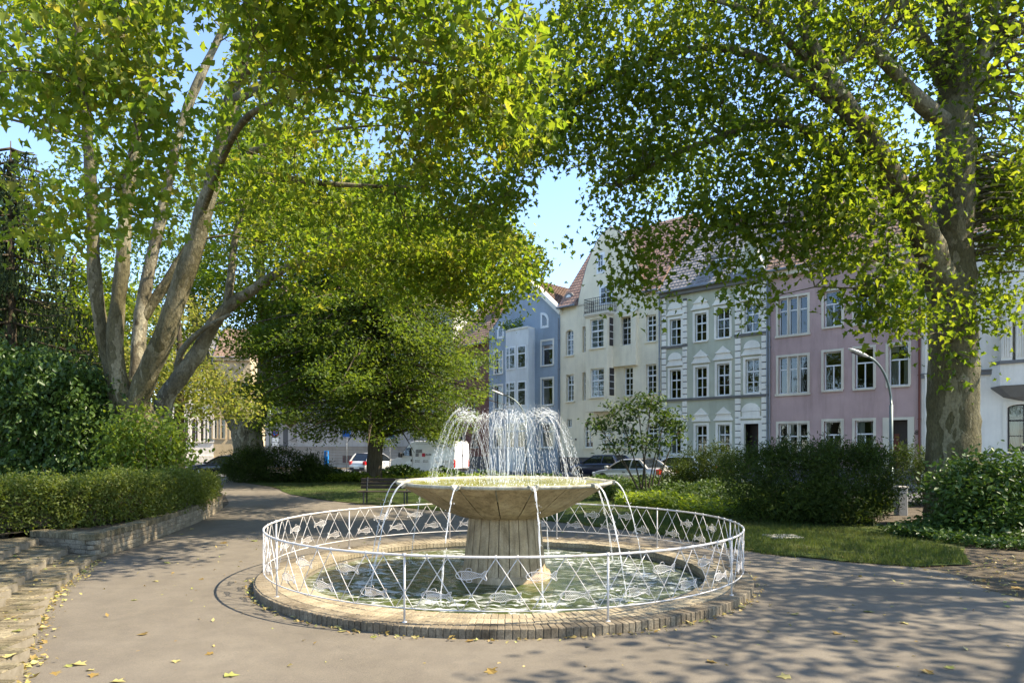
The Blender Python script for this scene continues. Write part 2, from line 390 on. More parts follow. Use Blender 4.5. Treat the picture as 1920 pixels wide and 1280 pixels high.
def carpaint(name, col, metal=.3):
    m = plain(name, col, .35, .5, metal); b = m.node_tree.nodes['Principled BSDF']
    b.inputs['Coat Weight'].default_value = .8; b.inputs['Coat Roughness'].default_value = .05; return m
M['car_black'] = carpaint('black_car_paint', (.012,.013,.015))
M['car_navy'] = carpaint('navy_car_paint', (.015,.02,.045))
M['car_silver'] = carpaint('silver_car_paint', (.42,.4,.36), .5)
M['car_white'] = carpaint('white_car_paint', (.74,.74,.73), 0)
M['car_grey'] = carpaint('grey_white_car_paint', (.6,.61,.62), .2)
M['van_white'] = carpaint('white_van_paint', (.78,.77,.75), 0)
M['taillight'] = plain('red_tail_light', (.5,.01,.01), .2, .6)
M['headlight'] = plain('clear_head_light', (.6,.62,.64), .1, .8, .3)
M['blackplastic'] = plain('black_plastic', (.02,.02,.02), .6, .4)
M['logogrey'] = plain('grey_print', (.2,.19,.18), .5, .3)
M['logored'] = plain('red_print', (.5,.02,.04), .5, .3)
M['ink'] = plain('dark_print', (.06,.06,.06), .6, .3)

# ---------------------------------------------------------------- ground
FC = Vector((-0.12, 11.06, 0.0))            # fountain centre
R_OUT, R_IN, R_F = 3.76, 3.08, 3.62
CURB = 0.11
def circle(c, r, n=72): return [Vector((c[0]+r*math.cos(2*math.pi*i/n), c[1]+r*math.sin(2*math.pi*i/n), 0)) for i in range(n)]
def sheet(name, polys, z, mat, kind='structure', label=None, cat=None):
    polys = [[Vector((p[0], p[1], 0)) for p in q] for q in polys]
    tris = tessellate_polygon(polys); flat = [p for q in polys for p in q]
    me = bpy.data.meshes.new(name); me.from_pydata([(p.x, p.y, z) for p in flat], [], [tuple(t) for t in tris])
    fix_normals(me)
    if me.polygons and sum(p.normal.z for p in me.polygons) < 0: me.flip_normals()
    me.materials.append(mat); o = link(name, me)
    return tag(o, label, cat, kind=kind)
HOLE = circle(FC, 3.3)
sheet('ground', [[(-700,-300),(700,-300),(700,1500),(-700,1500)], HOLE], -0.006, M['soil'])
PATH_L = [(-2.2,-8),(-2.6,3),(-3.8,5),(-4.6,6.4),(-5.5,7.9),(-6.1,9),(-6.8,10.6),(-7.5,12.4),(-7.62,14),(-7.9,15.8),(-8.4,18.5),(-9.1,21.5),(-10.2,25),(-12,29),(-15,34.4),(-20,42),(-23,46)]
PATH_R = [(-19.5,46),(-16.3,40.6),(-12.1,34.9),(-9.5,29.6),(-7.66,26.9),(-6,25.1),(-2.1,21.8),(.9,19.1),(3.3,16.2),(4.3,14.0),(4.9,13.0),(5.96,12.15),(6.9,11.7),(7.0,10.9),(6.75,9.8),(6.9,8.4),(7.6,6.5),(9,4),(11,-8)]
sheet('path', [PATH_L + PATH_R, HOLE], 0.0, M['asphalt'])
def edge_wobble(pts, n=5, a=.06):
    out = []
    for i in range(len(pts)-1):
        for j in range(n):
            t = j/n; out.append((pts[i][0]+(pts[i+1][0]-pts[i][0])*t + random.uniform(-a,a), pts[i][1]+(pts[i+1][1]-pts[i][1])*t + random.uniform(-a,a)))
    return out + [pts[-1]]
LAWN_EDGE = edge_wobble([(p[0]+.02, p[1]+.03) for p in PATH_R[1:13]], 6)
LAWN = LAWN_EDGE + [(7.9,11.9),(8.6,13.2),(9.5,14.5),(9.5,19),(14,24),(4,34),(-4,42.3),(-13.5,43.2)]
sheet('lawn', [LAWN], 0.018, M['lawn'])
# street, pavements
ROAD = [(-60,44.2),(-16,44.2),(-4.5,43.4),(3,36.2),(12,27.2),(34,5.2),(44,15),(-2,54),(-10,63),(-60,64)]
sheet('road', [ROAD], 0.004, M['road'])
m = MB(); m.prism([(45,8.2),(45.6,9.3),(-1.5,57),(-9,66.5),(-10.5,63.4),(-2.4,54.6)], 'z', -.2, .13)
o = m.build('pavement', M['pave']); fix_normals(o.data); tag(o, kind='structure')
m = MB(); m.prism([(-60,43.2),(-16,43.3),(-4.9,42.6),(2.6,35.2),(11.6,26.2),(33,4.8),(33.4,5.1),(12,26.8),(3,35.8),(-4.5,43.1),(-16,43.9),(-60,43.8)], 'z', -.2, .12)
o = m.build('kerb', M['pave']); fix_normals(o.data); tag(o, kind='structure')

# ---------------------------------------------------------------- laying of single bricks
_unit = {}
def brick_mesh(size, mat, b=.006):
    key = (tuple(round(x, 3) for x in size), mat.name)
    if key not in _unit:
        sx, sy, sz = size; q = MB().bbox(-sx/2, sx/2, -sy/2, sy/2, -sz/2, sz/2, b)
        _unit[key] = q.mesh('brick', mat)
    return _unit[key]
def lay(pieces, root, limit=300, name='brick'):
    """pieces: (world loc, rotz, size, material, parent). The ones that show largest become parts, the rest one joined part."""
    def key(p):
        l = p[0]; px = 960 + F*l[0]/max(l[1], .3); py = HZ - F*(l[2]-CH)/max(l[1], .3)
        out = 0 if (-20 < px < 1940 and py < 1310) else 500
        return (Vector(l) - cam_ob.location).length + out
    pieces = sorted(pieces, key=key)
    for l, rz, size, mat, par in pieces[:limit]:
        base = root.location
        j = random.uniform(-.004, .004)
        o = link(name, brick_mesh(size, mat), par, (l[0]-base.x, l[1]-base.y, l[2]-base.z + j*.6), (random.uniform(-.008,.008), random.uniform(-.008,.008), rz + random.uniform(-.012,.012)))
    rest = pieces[limit:]
    if rest:
        q = MB(); mats = []
        for l, rz, size, mat, par in rest:
            if mat not in mats: mats.append(mat)
            me = brick_mesh(size, mat); c, s = math.cos(rz), math.sin(rz); dz = random.uniform(-.003, .003)
            q.add([(l[0]-root.location.x + v.co.x*c - v.co.y*s, l[1]-root.location.y + v.co.x*s + v.co.y*c, l[2]-root.location.z + v.co.z + dz) for v in me.vertices],
                  [tuple(f.vertices) for f in me.polygons], mats.index(mat))
        o = q.build(name + 'work', mats, root); o['kind'] = 'stuff'

# ---------------------------------------------------------------- fountain
fountain = empty('fountain', FC)
tag(fountain, 'round stone fountain with wide bowl on a tapered pedestal in a brick-rimmed pool', 'fountain')
pieces = []
def ring(r0, r1, n, z0, z1, mat):
    rm = (r0+r1)/2; w = 2*math.pi*rm/n - .005
    for i in range(n):
        a = 2*math.pi*(i+.5*random.uniform(-.03,.03))/n
        pieces.append(((FC.x + rm*math.sin(a), FC.y - rm*math.cos(a), (z0+z1)/2 + random.uniform(-.003,.003)), a, (w, r1-r0-.008, z1-z0), mat, fountain))
ring(3.52, 3.76, 288, -.01, CURB, M['brick_grime'])
ring(3.30, 3.515, 270, .05, CURB, M['brick'])
ring(3.08, 3.295, 252, .02, CURB, M['brick'])
lay(pieces, fountain, 300)
MB().lathe([(3.74, -.05), (3.745, .102), (3.095, .102), (3.1, -.05)], 96).build('curb_bed', M['mortar'], fountain)
MB().lathe([(3.16, .04), (3.15, -.4)], 96).build('basin_wall', M['plaster'], fountain, True)
MB().lathe([(3.2, -.38), (.01, -.38)], 48).build('basin_floor', M['plaster'], fountain)
WZ = -.035
def disc(r, z, name, mat, rings=14, n=72, amp=.0, r0=.01):
    m = MB(); pr = [(r0 + (r-r0)*i/rings, z) for i in range(rings+1)]
    m.lathe(pr, n); m.v = [(x, y, zz + amp*(math.sin(x*9+y*4)+math.sin(y*13-x*5))*.5) for x, y, zz in m.v]
    o = m.build(name, mat, None, True); o.location = FC
    if o.data.polygons[5].normal.z < 0: o.data.flip_normals()
    return tag(o, kind='structure')
pool = disc(3.155, WZ, 'water', M['pool'], 90, 220, .006)
LAND = [(2.22*math.sin(R(14+36*i)), -2.22*math.cos(R(14+36*i))) for i in range(10)]
co = np.empty(len(pool.data.vertices)*3); pool.data.vertices.foreach_get('co', co); co = co.reshape(-1, 3)
for lx, ly in LAND:
    dd = np.hypot(co[:,0]-lx, co[:,1]-ly); co[:,2] += .013*np.cos(dd*26)*np.exp(-dd*1.5)
dd = np.hypot(co[:,0], co[:,1]); co[:,2] += .004*np.cos(dd*34)
pool.data.vertices.foreach_set('co', co.ravel()); pool.data.update()
# pedestal of tapered staves
NP = 24
ped_prof = [(.70, -.4), (.70, -.02), (.665, .05), (.56, .97)]
MB().lathe([(r-.02, z) for r, z in ped_prof], 48).build('pedestal', M['groove'], fountain, True)
pp = MB(); g = .0125/.65
def wedge(prof, a0, a1, n, thick):
    m = MB(); rings = []
    for r, z in prof: rings.append([(r*math.sin(a0+(a1-a0)*k/n), -r*math.cos(a0+(a1-a0)*k/n), z) for k in range(n+1)])
    inn = [[(x*(1-thick/max(.05, math.hypot(x, y))), y*(1-thick/max(.05, math.hypot(x, y))), z) for x, y, z in rr] for rr in rings]
    m.loft(rings, False, 0, False); m.loft([list(reversed(r)) for r in inn], False, 0, False)
    k = len(prof); q = n+1
    for e in (0, n):
        vs = [rings[i][e] for i in range(k)] + [inn[i][e] for i in range(k)]
        m.add(vs, [(i, i+1, i+1+k, i+k) for i in range(k-1)])
    m.add(rings[-1] + inn[-1], [(i, i+1, i+1+q, i+q) for i in range(n)])
    m.add(rings[0] + inn[0], [(i, i+1, i+1+q, i+q) for i in range(n)])
    return m
w = wedge([(.672, .03), (.645, .2), (.6, .6), (.563, .955)], -math.pi/NP + g/2, math.pi/NP - g/2, 3, .03).mesh('stave', M['conc'])
fix_normals(w)
for i in range(NP): link('stave', w, fountain, (0,0,0), (0, 0, 2*math.pi*i/NP))
MB().lathe([(.3, .1), (.72, .06), (.735, .03), (.735, -.4)], 48).build('pedestal_foot', M['conc'], fountain, True)
# bowl in segments
NB = 20; gb = .017/1.2
prof = [(.56, .925), (.72, .94), (.95, 1.03), (1.2, 1.17), (1.42, 1.305), (1.6, 1.41), (1.665, 1.442)]
MB().lathe([(r-.035, z+.02) for r, z in prof], 64).build('bowl', M['groove'], fountain, True)
w = wedge(prof, -math.pi/NB + gb/2, math.pi/NB - gb/2, 5, .03).mesh('bowl_segment', M['conc']); fix_normals(w); w.shade_smooth()
for i in range(NB): link('bowl_segment', w, fountain, (0,0,0), (0, 0, 2*math.pi*(i+.3)/NB))
MB().lathe([(1.655, 1.438), (1.698, 1.452), (1.705, 1.487), (1.69, 1.495), (1.6, 1.488), (1.56, 1.40), (1.3, 1.25), (.01, 1.2)], 96).build('bowl_rim', M['conc_rim'], fountain, True)
o = disc(1.602, 1.463, 'bowl_water', M['bowlwater'], 16, 72, .006)
# spouts on the rim and the streams that leave them
G9 = 9.81
SP = [R(14 + 36*i) for i in range(10)]
sp = MB()
for k in range(7):
    pass
prof2 = [(-.075, .02), (-.055, -.03), (-.02, -.052), (.02, -.052), (.055, -.03), (.075, .02), (.05, .022), (.03, -.012), (-.03, -.012), (-.05, .022)]
sp.loft([[(x*.8, -1.6, 1.488 + z*.8) for x, z in prof2], [(x, -1.69, 1.488 + z) for x, z in prof2], [(x*.95, -1.75, 1.478 + z) for x, z in prof2]])
spm = sp.mesh('spout', M['conc_rim']); fix_normals(spm)
for i, a in enumerate(SP): link('spout', spm, fountain, (0,0,0), (0, 0, a))
for i, a in enumerate(SP):
    m = MB()
    v0 = random.uniform(.75, 1.0)
    for s in range(3):
        pts = []; rad = []; off = random.uniform(-.02, .02); ph = random.uniform(0, 6)
        for j in range(27):
            t = j/26*.56; x = 1.72 + v0*t + .012*math.sin(t*40+ph)*t; z = 1.487 - .3*0 - .5*G9*t*t
            pts.append((off*(1-t) + .01*math.sin(t*33+ph)*(.3+t), -x, z)); rad.append((.0095 if s == 0 else .006)*(1 - .45*t/.56) * random.uniform(.7, 1.25))
            if z < WZ: break
        j0 = 0
        for j in range(1, len(pts)):
            if j == len(pts)-1 or (j > 8 and random.random() < .33):
                if j - j0 >= 1: m.tube(pts[j0:j+1], [rad[q]*(.4 if q in (j0, j) and j0 > 0 else 1) for q in range(j0, j+1)], 5)
                j0 = j + (1 if random.random() < .5 else 0)
    for j in range(26):
        t = random.uniform(.2, .57); z = 1.487 - .5*G9*t*t
        if z < 0: continue
        c = Vector((random.gauss(0, .02), -(1.72 + v0*t + random.gauss(0, .02)), z)); r = random.uniform(.003, .008)
        m.add([c+Vector(d)*r for d in ((1,0,0),(-1,0,0),(0,1,0),(0,-1,0),(0,0,2),(0,0,-2))], [(0,2,4),(2,1,4),(1,3,4),(3,0,4),(2,0,5),(1,2,5),(3,1,5),(0,3,5)])
    xs = 1.72 + v0*.555
    for j in range(40):           # splash where it meets the pool
        c = Vector((random.gauss(0, .07), -(xs + random.gauss(0, .07)), WZ + abs(random.gauss(0, .03)))); r = random.uniform(.004, .011)
        m.add([c+Vector(d)*r for d in ((1,0,0),(-1,0,0),(0,1,0),(0,-1,0),(0,0,1),(0,0,-1))], [(0,2,4),(2,1,4),(1,3,4),(3,0,4),(2,0,5),(1,2,5),(3,1,5),(0,3,5)])
    o = m.build('water_stream', M['spray'], None, True); o.location = FC; o.rotation_euler = (0, 0, a)
    deg = (14 + 36*i) % 360
    lab = {0: 'thin water stream pouring from the front spout just right of the pedestal', 9: 'thin water stream pouring from the front spout left of the pedestal',
           1: 'water stream falling from the right front spout of the bowl', 2: 'water stream arcing off the far right rim of the bowl',
           8: 'water stream arcing from the left front spout of the bowl', 7: 'outermost water stream arcing off the left rim of the bowl',
           3: 'water stream falling behind the bowl on its right side', 6: 'water stream falling behind the bowl on its left side',
           4: 'water stream behind the pedestal at its right edge', 5: 'water stream falling behind the pedestal, hidden by it'}[i]
    tag(o, lab, 'water stream', 'streams pouring from the bowl rim')
# ring of jets in the bowl
m = MB()
OCT = [(1,0,0),(-1,0,0),(0,1,0),(0,-1,0),(0,0,1.6),(0,0,-1.6)]; OF = [(0,2,4),(2,1,4),(1,3,4),(3,0,4),(2,0,5),(1,2,5),(3,1,5),(0,3,5)]
def drop(c, r): m.add([(c[0]+d[0]*r, c[1]+d[1]*r, c[2]+d[2]*r) for d in OCT], OF)
NJ = 98
for i in range(NJ):
    a = 2*math.pi*i/NJ + random.uniform(-.012, .012)
    vz = 4.66*random.uniform(.96, 1.03); vr = 1.02*random.uniform(.92, 1.06); rr0 = .24
    if i % 12 in (5, 6): vr *= .93; vz *= .985
    T = 2*vz/G9; nst = 46; pts = []; rad = []; seg = []
    for j in range(nst+1):
        t = T*j/nst; r = rr0 + vr*t; z = 1.463 + vz*t - .5*G9*t*t
        wob = .010*max(0, t/T-.3)
        seg.append((Vector(((r+random.gauss(0, wob))*math.sin(a+random.gauss(0, wob*.7)), -(r+random.gauss(0, wob))*math.cos(a), z)), j/nst))
    cur = []
    def flush():
        if len(cur) > 1:
            m.tube([p for p, _ in cur], [(.0020 if f < .42 else .0031)*random.uniform(.5, 1.3) for _, f in cur], 4)
        cur.clear()
    shy = random.random() < .72
    for p, f in seg:
        if (shy and f < .36) or f > .6: continue
        cur.append((p, f))
        if f > .15 and random.random() < (.18 if f < .4 else .3): flush()
    flush()
    ja = random.gauss(0, .006)
    for j in range(46):
        f = .5 + .5*(j + random.random()*.9)/46; t = T*f; r = rr0 + vr*t + random.gauss(0, .006+.008*(f-.5)); an = a + ja + random.gauss(0, .006)
        rd = random.uniform(.0012, .0034); vzt = vz - G9*t
        c0 = (r*math.sin(an), -r*math.cos(an), 1.463 + vz*t - .5*G9*t*t); kk = random.uniform(.003, .0085); ux = vr*kk; uz = vzt*kk
        m.tube([(c0[0]-ux*math.sin(an), c0[1]+ux*math.cos(an), c0[2]-uz), c0, (c0[0]+ux*math.sin(an), c0[1]-ux*math.cos(an), c0[2]+uz)], [rd*.3, rd, rd*.35], 3, False)
    for j in range(14):      # torn water around the crest
        t = T*random.uniform(.36, .62); r = rr0 + vr*t + random.gauss(0, .05)
        drop((r*math.sin(a+random.gauss(0,.05)), -r*math.cos(a+random.gauss(0,.05)), 1.463 + vz*t - .5*G9*t*t + random.gauss(0.01, .05)), random.uniform(.002, .0048))
for i in range(9):              # middle plumes, rising almost straight
    a = random.uniform(0, 2*math.pi); vz = random.uniform(4.3, 4.95); vr = random.uniform(.15, .6); T = 2*vz/G9; pts = []
    for j in range(31):
        t = T*j/30; r = .05 + vr*t + random.gauss(0, .008); z = 1.463 + vz*t - .5*G9*t*t
        pts.append((r*math.sin(a)+random.gauss(0, .01), -r*math.cos(a)+random.gauss(0, .01), z))
    m.tube(pts[:14], .004, 4); m.tube(pts[18:24], .005, 4); m.tube(pts[26:], .005, 4)
    for j in range(50):
        t = T*random.uniform(.3, .9); r = .05 + vr*t + random.gauss(0, .05)
        drop((r*math.sin(a)+random.gauss(0,.03), -r*math.cos(a)+random.gauss(0,.03), 1.463 + vz*t - .5*G9*t*t + random.gauss(0.02, .06)), random.uniform(.002, .0048))
for i in range(420):            # splash on the bowl water
    r = random.gauss(1.22, .07) if i % 3 else random.gauss(.35, .2); a = random.uniform(0, 2*math.pi)
    drop((r*math.sin(a), -r*math.cos(a), 1.466 + abs(random.gauss(0, .025))), random.uniform(.003, .01))
o = m.build('water_jets', M['spray'], None, True); o.location = FC
tag(o, 'dome of fine white water jets rising from the stone bowl', 'water jets', kind='stuff')

# ---------------------------------------------------------------- fence with fish
fence = empty('fountain_fence', (FC.x, FC.y, CURB))
tag(fence, 'circular white metal fence of crossed bars with wire fish round the fountain', 'fence')
HR, HB = .75, .155
m = MB(); m.tube([(R_F*math.sin(2*math.pi*i/160), -R_F*math.cos(2*math.pi*i/160), HR-.016) for i in range(160)], .0145, 8, closed=True); m.build('top_rail', M['white_paint'], fence, True)
m = MB(); m.tube([(R_F*math.sin(2*math.pi*i/160), -R_F*math.cos(2*math.pi*i/160), HB) for i in range(160)], .0085, 6, closed=True); m.build('bottom_rail', M['white_paint'], fence, True)
pm = MB(); pm.tube([(0, -R_F, -.02), (0, -R_F, HR-.01)], .0125, 8); pm.tube([(0, -R_F, HR-.036), (0, -R_F, HR+.004)], .021, 8); pm.tube([(0, -R_F, -.012), (0, -R_F, .006)], .028, 8); pm = pm.mesh('post', M['white_paint'], True)
for i in range(10): link('post', pm, fence, (0,0,0), (0, 0, R(-17+36*i)))
per = R(12); bars = []
for d in (1, -1):
    q = MB(); e = .49*per*d
    pts = []
    for j in range(6):
        a = e*j/5; pts.append(((R_F+.004*d)*math.sin(a), -(R_F+.004*d)*math.cos(a), HR-.03 + (HB-HR+.03)*j/5))
    q.tube(pts, .005, 5); bars.append(q.mesh('lattice_bar', M['white_paint'], True))
cl = MB().tube([(0, -R_F, HR-.038), (0, -R_F, HR+.004)], .012, 6).mesh('collar', M['white_paint'], True)
FISH = [(-.18,.0),(-.165,.028),(-.12,.048),(-.05,.05),(.02,.038),(.08,.02),(.115,.018),(.15,.048),(.178,.052),(.17,.03),(.158,.0),(.172,-.04),(.165,-.058),(.14,-.04),(.11,-.02),(.06,-.024),(0,-.042),(-.06,-.05),(-.12,-.045),(-.165,-.028)]
def inside(x, z, P=FISH):
    c = False; n = len(P)
    for i in range(n):
        x1, z1 = P[i]; x2, z2 = P[i-1]
        if (z1 > z) != (z2 > z) and x < (x2-x1)*(z-z1)/(z2-z1)+x1: c = not c
    return c
FISH = [(x*.96, z*.96) for x, z in FISH]
q = MB(); q.tube([(x, -R_F-.002, z) for x, z in FISH], .0038, 4, closed=True)
for fin in ([(-.07,.05),(-.05,.075),(-.015,.08),(-.0,.062),(-.005,.044)], [(-.06,-.05),(-.05,-.072),(-.012,-.075),(.004,-.06),(-.0,-.042)]):
    q.tube([(x, -R_F-.002, z) for x, z in fin], .0028, 4)
q.tube([(-.115,-R_F-.002,.046),(-.108,-R_F-.002,0),(-.115,-R_F-.002,-.044)], .003, 4)
q.tube([(-.147+.008*math.cos(k), -R_F-.002, .014+.008*math.sin(k)) for k in (0,1.26,2.5,3.77,5)], .0025, 3, closed=True)
for d in (1, -1):
    c = -.3
    while c < .3:
        run = []; s = -.2
        while s < .2:
            x = s; z = d*(s*.75) + c
            if inside(x, z) and x > -.112: run.append((x, -R_F-.002, z))
            else:
                if len(run) > 1: q.tube([run[0], run[-1]], .0018, 3)
                run = []
            s += .004
        if len(run) > 1: q.tube([run[0], run[-1]], .0018, 3)
        c += .0185
fish = q.mesh('fish', M['white_paint'])
for i in range(30):
    c = R(-17) + per*(i+.5)
    for s_ in (-.155, .155):
        for k in range(2): link('lattice_bar', bars[k], fence, (0,0,0), (0, 0, c + s_*per))
        link('collar', cl, fence, (0,0,0), (0,0, c + s_*per))
    link('fish', fish, fence, (0, 0, .30 + random.uniform(-.008,.008)), (0, random.uniform(-.01,.01), c + random.uniform(-.004,.004)))
    if i % 3 != 2: link('fish', fish, fence, (0, 0, .53 + random.uniform(-.008,.008)), (0, random.uniform(-.01,.01), c + per*.5))

# ---------------------------------------------------------------- retaining wall and steps on the left
def resample(pts, step):
    P = spline([(p[0], p[1], 0) for p in pts], 10); out = []; acc = 0.0; nxt = step/2
    for i in range(len(P)-1):
        d = P[i+1]-P[i]; L = d.length
        while acc + L > nxt:
            out.append((P[i] + d*((nxt-acc)/L), math.atan2(d.y, d.x))); nxt += step
        acc += L
    return out
WALL = [(-7.5,12.42),(-7.62,14),(-7.9,15.8),(-8.4,18.5),(-9.1,21.5),(-9.75,23.3),(-10.7,24.3),(-12.2,24.7)]
ENDW = [(-9.0,12.95),(-7.52,12.42)]
wall = empty('retaining_wall', (-7.5, 12.4, 0)); tag(wall, 'low curving yellow brick retaining wall with rowlock coping below the hedge', 'wall')
pieces = []
TH = .24
for path in (WALL, ENDW):
    for cidx in range(4):
        for k, (p, a) in enumerate(resample(path, .255)):
            p2 = p + Vector((math.cos(a), math.sin(a), 0)) * (.1275 if cidx % 2 else 0)
            nrm = Vector((-math.sin(a), math.cos(a), 0))
            pieces.append((p2 + nrm*.055 + Vector((0,0,.045+.087*cidx)), a, (.244, .11, .075), M['brick_grey'], wall))
    for p, a in resample(path, .083):
        nrm = Vector((-math.sin(a), math.cos(a), 0))
        pieces.append((p + nrm*.125 + Vector((0,0,.35+.06)), a, (.074, .275, .115), M['brick_moss'], wall))
lay(pieces, wall, 300)
m = MB()
for path in (WALL, ENDW):
    S = resample(path, .25); rings = []
    for p, a in S:
        nrm = Vector((-math.sin(a), math.cos(a), 0)); A = p + nrm*.012 - wall.location; B = p + nrm*TH - wall.location
        rings.append([(A.x,A.y,-.05),(A.x,A.y,.45),(B.x,B.y,.45),(B.x,B.y,-.05)])
    m.loft(rings)
o = m.build('mortar_core', M['mortar'], wall); fix_normals(o.data)
o = sheet('terrace', [[(-9.1,13.05)] + [(p.x-math.sin(g_)*.16, p.y+math.cos(g_)*.16) for p, g_ in resample(WALL, .6)] + [(-16,27),(-60,40),(-60,2),(-7.2,2),(-9.0,10),(-9.5,12)]], .435, M['soil'])
SX = [([2,3.5,5,6.4,7.9,9,10.6,12.4,12.8],[-2.1,-2.9,-3.8,-4.6,-5.5,-6.1,-6.8,-7.5,-7.7]),
      ([2,6,8.68,9.6,11.03,12.25,12.9],[-2.9,-4.9,-6.41,-6.87,-7.5,-7.95,-8.2]),
      ([2,6,8,11.1,11.9,12.77,13],[-3.9,-5.9,-6.9,-8.2,-8.5,-8.78,-8.9]),
      ([2,6,8,11.1,12,13],[-4.8,-6.8,-7.8,-9.05,-9.35,-9.6])]
steps = empty('brick_steps', (-6.5, 9.5, 0)); tag(steps, 'four wide mossy brick steps with zigzag edges beside the path', 'steps')
pieces = []; BL = .44
for s in range(4):
    zt = .115*(s+1); m = MB()
    y = 2.2
    par = empty('step_tmp'); bpy.data.objects.remove(par)
    rows = []
    while y < 12.9:
        yc = y + BL/2; xe = float(np.interp(yc, *SX[s])); lim = 12.42 + (-7.52 - xe)*.36
        if yc < lim + .1: rows.append((y, min(y+BL, lim+.05), xe))
        y += BL
    for y0, y1, xe in rows: m.box(-30+6.5 if s == 3 else xe-4+6.5, xe+6.5, y0-9.5, y1-9.5, -.05, zt-.012)
    st = m.build('step', M['mortar'], steps)
    for y0, y1, xe in rows:
        xn = float(np.interp((y0+y1)/2, *SX[s+1])) if s < 3 else xe-.8
        ny = max(1, int(round((y1-y0)/.0885)))
        for r in range(ny):
            yy = y0 + (y1-y0)*(r+.5)/ny; x = xe; k = 0
            while x > xn - .15:
                L = .24 if not (k == 0 and r % 2) else .24
                if x > -.77*yy - .5:
                    top = (k == 0)
                    pieces.append(((x-L/2, yy, zt - (.055 if top else .028) + random.uniform(-.004,.004)), 0, (L-.006, (y1-y0)/ny-.007, .11 if top else .05), M['brick_moss'], st))
                x -= L + .004; k += 1
lay(pieces, steps, 300)

# ---------------------------------------------------------------- houses
class Plane:
    def __init__(s, P0, ang):
        s.P0 = Vector((P0[0], P0[1])); s.d = Vector((math.cos(ang), math.sin(ang))); s.n = Vector((s.d.y, -s.d.x)); s.ang = ang
    def u(s, px, v=0.0):
        t = (px-960)/F; P = s.P0 + s.n*v
        return -(P.x - P.y*t)/(s.d.x - s.d.y*t)
    def Y(s, px, v=0.0):
        return (s.P0 + s.n*v + s.d*s.u(px, v)).y
    def z(s, px, py, v=0.0): return CH + (HZ-py)/F*s.Y(px, v)
    def at(s, u): p = s.P0 + s.d*u; return Vector((p.x, p.y, 0))
ROW = Plane((0, 55.5), R(-45))

class House:
    def __init__(s, name, label, plane, px0, px1, wallmat, depth=9.0):
        s.pl = plane; s.u0 = plane.u(px0); s.u1 = plane.u(px1); s.w = s.u1 - s.u0; s.wm = wallmat; s.depth = depth
        s.root = empty(name, plane.at(s.u0), plane.ang); tag(s.root, label, 'house'); s.ops = []; s.win = []
    def x(s, px, v=0.0): return s.pl.u(px, v) - s.u0
    def z(s, px, py, v=0.0): return s.pl.z(px, py, v)
    def rect(s, r, v=0.0):
        x0, y0, x1, y1 = r; xm = (x0+x1)/2
        return s.x(x0, v), s.x(x1, v), s.z(xm, y1, v), s.z(xm, y0, v)
    def part(s, name, mb, mat, parent=None, smooth=False):
        o = mb.build(name, mat, parent or s.root, smooth); fix_normals(o.data); return o

def wall_grid(m, x0, x1, z0, z1, ops, y=0.0, depth=.22, top=None):
    """front wall sheet with reveals round its openings; top(x) gives a gable line over z1"""
    xs = sorted({x0, x1, *[v for o in ops for v in (o[0], o[1]) if x0 < v < x1]}); zs = sorted({z0, z1, *[v for o in ops for v in (o[2], o[3]) if z0 < v < z1]})
    for i in range(len(xs)-1):
        for j in range(len(zs)-1):
            cx, cz = (xs[i]+xs[i+1])/2, (zs[j]+zs[j+1])/2
            if any(o[0] < cx < o[1] and o[2] < cz < o[3] for o in ops): continue
            m.add([(xs[i],y,zs[j]),(xs[i+1],y,zs[j]),(xs[i+1],y,zs[j+1]),(xs[i],y,zs[j+1])], [(0,1,2,3)])
    for a, b, c, d in [o[:4] for o in ops]:
        e = y + depth
        m.add([(a,y,c),(b,y,c),(b,y,d),(a,y,d),(a,e,c),(b,e,c),(b,e,d),(a,e,d)], [(0,4,5,1),(1,5,6,2),(2,6,7,3),(3,7,4,0)])

